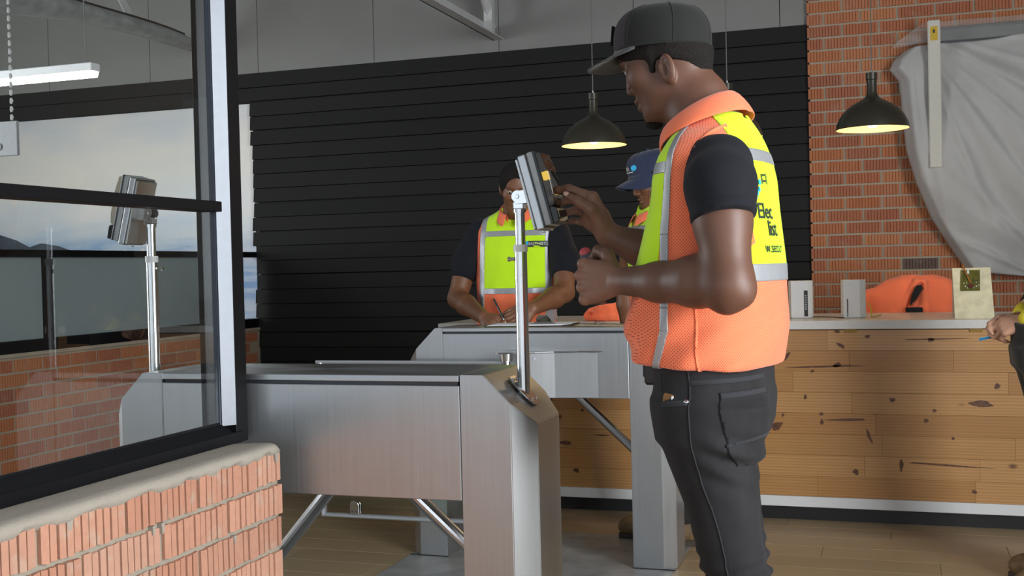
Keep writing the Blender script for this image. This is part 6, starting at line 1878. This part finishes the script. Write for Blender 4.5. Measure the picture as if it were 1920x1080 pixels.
TN = [(0.92, 0.0, 0, 0.13, 0.18), (1.10, 0.0, 0, 0.13, 0.185), (1.25, 0.0, 0, 0.12, 0.19), (1.36, -0.008, 0, 0.112, 0.20), (1.41, -0.012, 0, 0.10, 0.205), (1.45, -0.015, 0, 0.085, 0.180), (1.485, -0.012, 0, 0.072, 0.115), (1.52, -0.005, 0.0, 0.06, 0.07)]
NV, NVV, NVF = build_top(fn, navy, TN, 71, [((-0.01, -0.23, 1.32), (0.055, 0.06, 0.115)), ((-0.01, 0.235, 1.32), (0.055, 0.06, 0.115))],
    [([sh_r, (sh_r + er_) / 2 + np.array([0, -.01, 0])], [0.068, 0.064], er_ * .72 + sh_r * .28, unit(er_ - sh_r)), ([(-0.02, 0.175, 1.41), (0.0, 0.24, 1.27)], [0.068, 0.064], np.array([0.02, 0.245, 1.22]), unit((0.3, 0, -1)))], 0.94, (0.0, 0.0, 1.50))
collar(navy, 0.010, 0.0, 1.548, 0.066, 0.070, 0.075, 0.042)
patch('lime_front_panel', NVV, NVF, [P_(x=0.0, sign=-1), P_(y=0.12), P_(y=-0.12, sign=-1), P_(z=1.20, sign=-1)], 0.0015, LIME, navy)
for sd in (-1, 1): patch('reflective_strip', NVV, NVF, [P_(x=0.0, sign=-1), P_(y=sd * 0.147, sign=sd), P_(y=sd * 0.12, sign=-sd), P_(z=1.36)], 0.0030, REFLECT, navy)
zs = N(1195, 428, -0.08)[2]
patch('reflective_strip', NVV, NVF, [P_(x=0.0, sign=-1), P_(y=0.12), P_(y=-0.12, sign=-1), P_(z=zs - .014, sign=-1), P_(z=zs + .012)], 0.0030, REFLECT, navy)
trousers(navy, WORKTR, lean=-0.06)

# ================================================================== the person at the right edge
fe = Frame(0.62, 4.66, 180)
E_ = fe.S
f = Field((-0.16, -0.32, 0.92), (0.42, 0.32, 1.80), 0.0042)
he = Head((0.02, 0, 1.64), rotm(math.radians(26)))
he.add(f)
f.chain([(0.0, 0, 1.60), (-0.02, 0, 1.50), (-0.03, 0, 1.42)], [0.055, 0.060, 0.08], 0.03)
f.loft([(0.95, 0.0, 0, 0.10, 0.15), (1.15, 0.0, 0, 0.11, 0.15), (1.36, -0.01, 0, 0.085, 0.15), (1.44, -0.015, 0, 0.06, 0.12), (1.48, -0.01, 0, 0.05, 0.07)], 0.03)
nw = E_(1924, 604, 0.06); fw_ = E_(1912, 598, -0.05)
for (sh0, el0, wr0) in (((-0.02, 0.185, 1.42), (0.03, 0.235, 1.14), nw), ((-0.02, -0.185, 1.42), (0.04, -0.215, 1.14), fw_)):
    f.chain([sh0, tuple((np.array(sh0) + np.array(el0)) / 2), el0], [0.060, 0.054, 0.045], 0.03)
    f.chain([el0, np.array(el0) * .6 + np.array(wr0) * .4, wr0], [0.045, 0.043, 0.030], 0.02)
add_hand(f, nw, (0.96, -0.22, -0.22), (0.1, 0.75, 0.62), 1, ((.55, .75, .5), (.7, .85, .5), (.8, .95, .5), (.9, 1.0, .5)), 1.0, 0.02)
add_hand(f, fw_, (0.98, 0.12, -0.12), (0.10, -0.55, 0.80), -1, ((.55, .8, .5), (.7, .9, .5), (.85, 1.0, .5), (.95, 1.0, .5)), 1.0, 0.02)
edge = person_mesh(fe, f, SKIN4, [], 'person in dark clothes at the right edge holding a blue strip')
g = Field((-0.12, -0.11, 1.55), (0.16, 0.11, 1.82), 0.005)
he.skull(g, 0.008, 0.03); g.ell(he.p(0.085, 0, -0.03), (0.080, 0.10, 0.088), 0.012, 's', R=he.R); g.half(he.p(-0.02, 0, -0.012), he.R @ np.array([-.25, 0, -1.0]), 0.006)
garment('short_hair', g, HAIR, edge, 0); he.eye(edge, 1); he.eye(edge, -1)
g = Field((-0.2, -0.34, 0.93), (0.3, 0.34, 1.58), 0.006)
g.loft([(0.90, -.005, 0, 0.115, 0.165), (1.05, 0.0, 0, 0.125, 0.175), (1.25, 0.0, 0, 0.125, 0.185), (1.38, -0.01, 0, 0.11, 0.20), (1.44, -0.015, 0, 0.09, 0.18), (1.49, -0.012, 0, 0.075, 0.10), (1.52, -0.005, 0, 0.065, 0.07)], 0.02, p=2.3)
for (sh0, el0, wr0) in (((-0.02, 0.185, 1.42), (0.03, 0.235, 1.14), nw), ((-0.02, -0.185, 1.42), (0.04, -0.215, 1.14), fw_)):
    el0 = np.array(el0); g.chain([sh0, tuple((np.array(sh0) + el0) / 2), el0, el0 * .45 + np.array(wr0) * .55], [0.070, 0.064, 0.055, 0.046], 0.02)
g.rc((0, 0, 1.5), (0.05, 0, 1.65), 0.058, 0.06, 0.005, 's')
n_ = vnoise(91); g.warp(lambda X_, Y, Z: 0.005 * n_(X_, Y, Z, 36))
garment('work_jacket', g, BLACKC, edge)
for wr0, el0 in ((nw, np.array((0.03, 0.235, 1.14))), (fw_, np.array((0.04, -0.215, 1.14)))):
    d0 = (np.array(wr0) - el0); d0 /= np.linalg.norm(d0)
    MB().tube([np.array(wr0) - d0 * 0.050, np.array(wr0) - d0 * 0.020, np.array(wr0) - d0 * .006], [0.042, 0.038, 0.036], 20).build('yellow_cuff', YELLOW, edge, smooth=True)
tr4, V4, F4 = trousers(edge, WORKTR, dx=0.10, rx=0.105, lean=-0.10)
patch('thigh_panel', V4, F4, [P_(z=0.78), P_(z=0.53, sign=-1), P_(y=0.0, sign=-1)], 0.002, WORKTR_K, edge)
a_, b_ = E_(1866, 632, 0.005), E_(1836, 636, 0.0)
bs_ = empty('blue_strip', tuple(to_world(fe, a_)), fe.rz, label='bright blue plastic strip in the fingers at the right edge', cat='strip')
dd = b_ - a_
MB().mesh([(-.004, -.004, -0.002), (-.004, .004, .006), (dd[0] * .5, .006 + dd[1], dd[2] * .5 + .006), (dd[0] * .5, -.006 + dd[1], dd[2] * .5 - .003), (dd[0], dd[1] - .006, dd[2] - .006), (dd[0], dd[1] + .006, dd[2] + .005),
           (-.004, -.004, -0.0035), (-.004, .004, .0045), (dd[0] * .5, .006 + dd[1], dd[2] * .5 + .0045), (dd[0] * .5, -.006 + dd[1], dd[2] * .5 - .0045), (dd[0], dd[1] - .006, dd[2] - .0075), (dd[0], dd[1] + .006, dd[2] + .0035)],
          [(0, 1, 2, 3), (3, 2, 5, 4), (6, 9, 8, 7), (9, 10, 11, 8), (0, 6, 7, 1), (1, 7, 8, 2), (2, 8, 11, 5), (5, 11, 10, 4), (4, 10, 9, 3), (3, 9, 6, 0)]).build('strip_blade', simple('bright_blue_plastic', '#2f8fc4', 0.4), bs_)
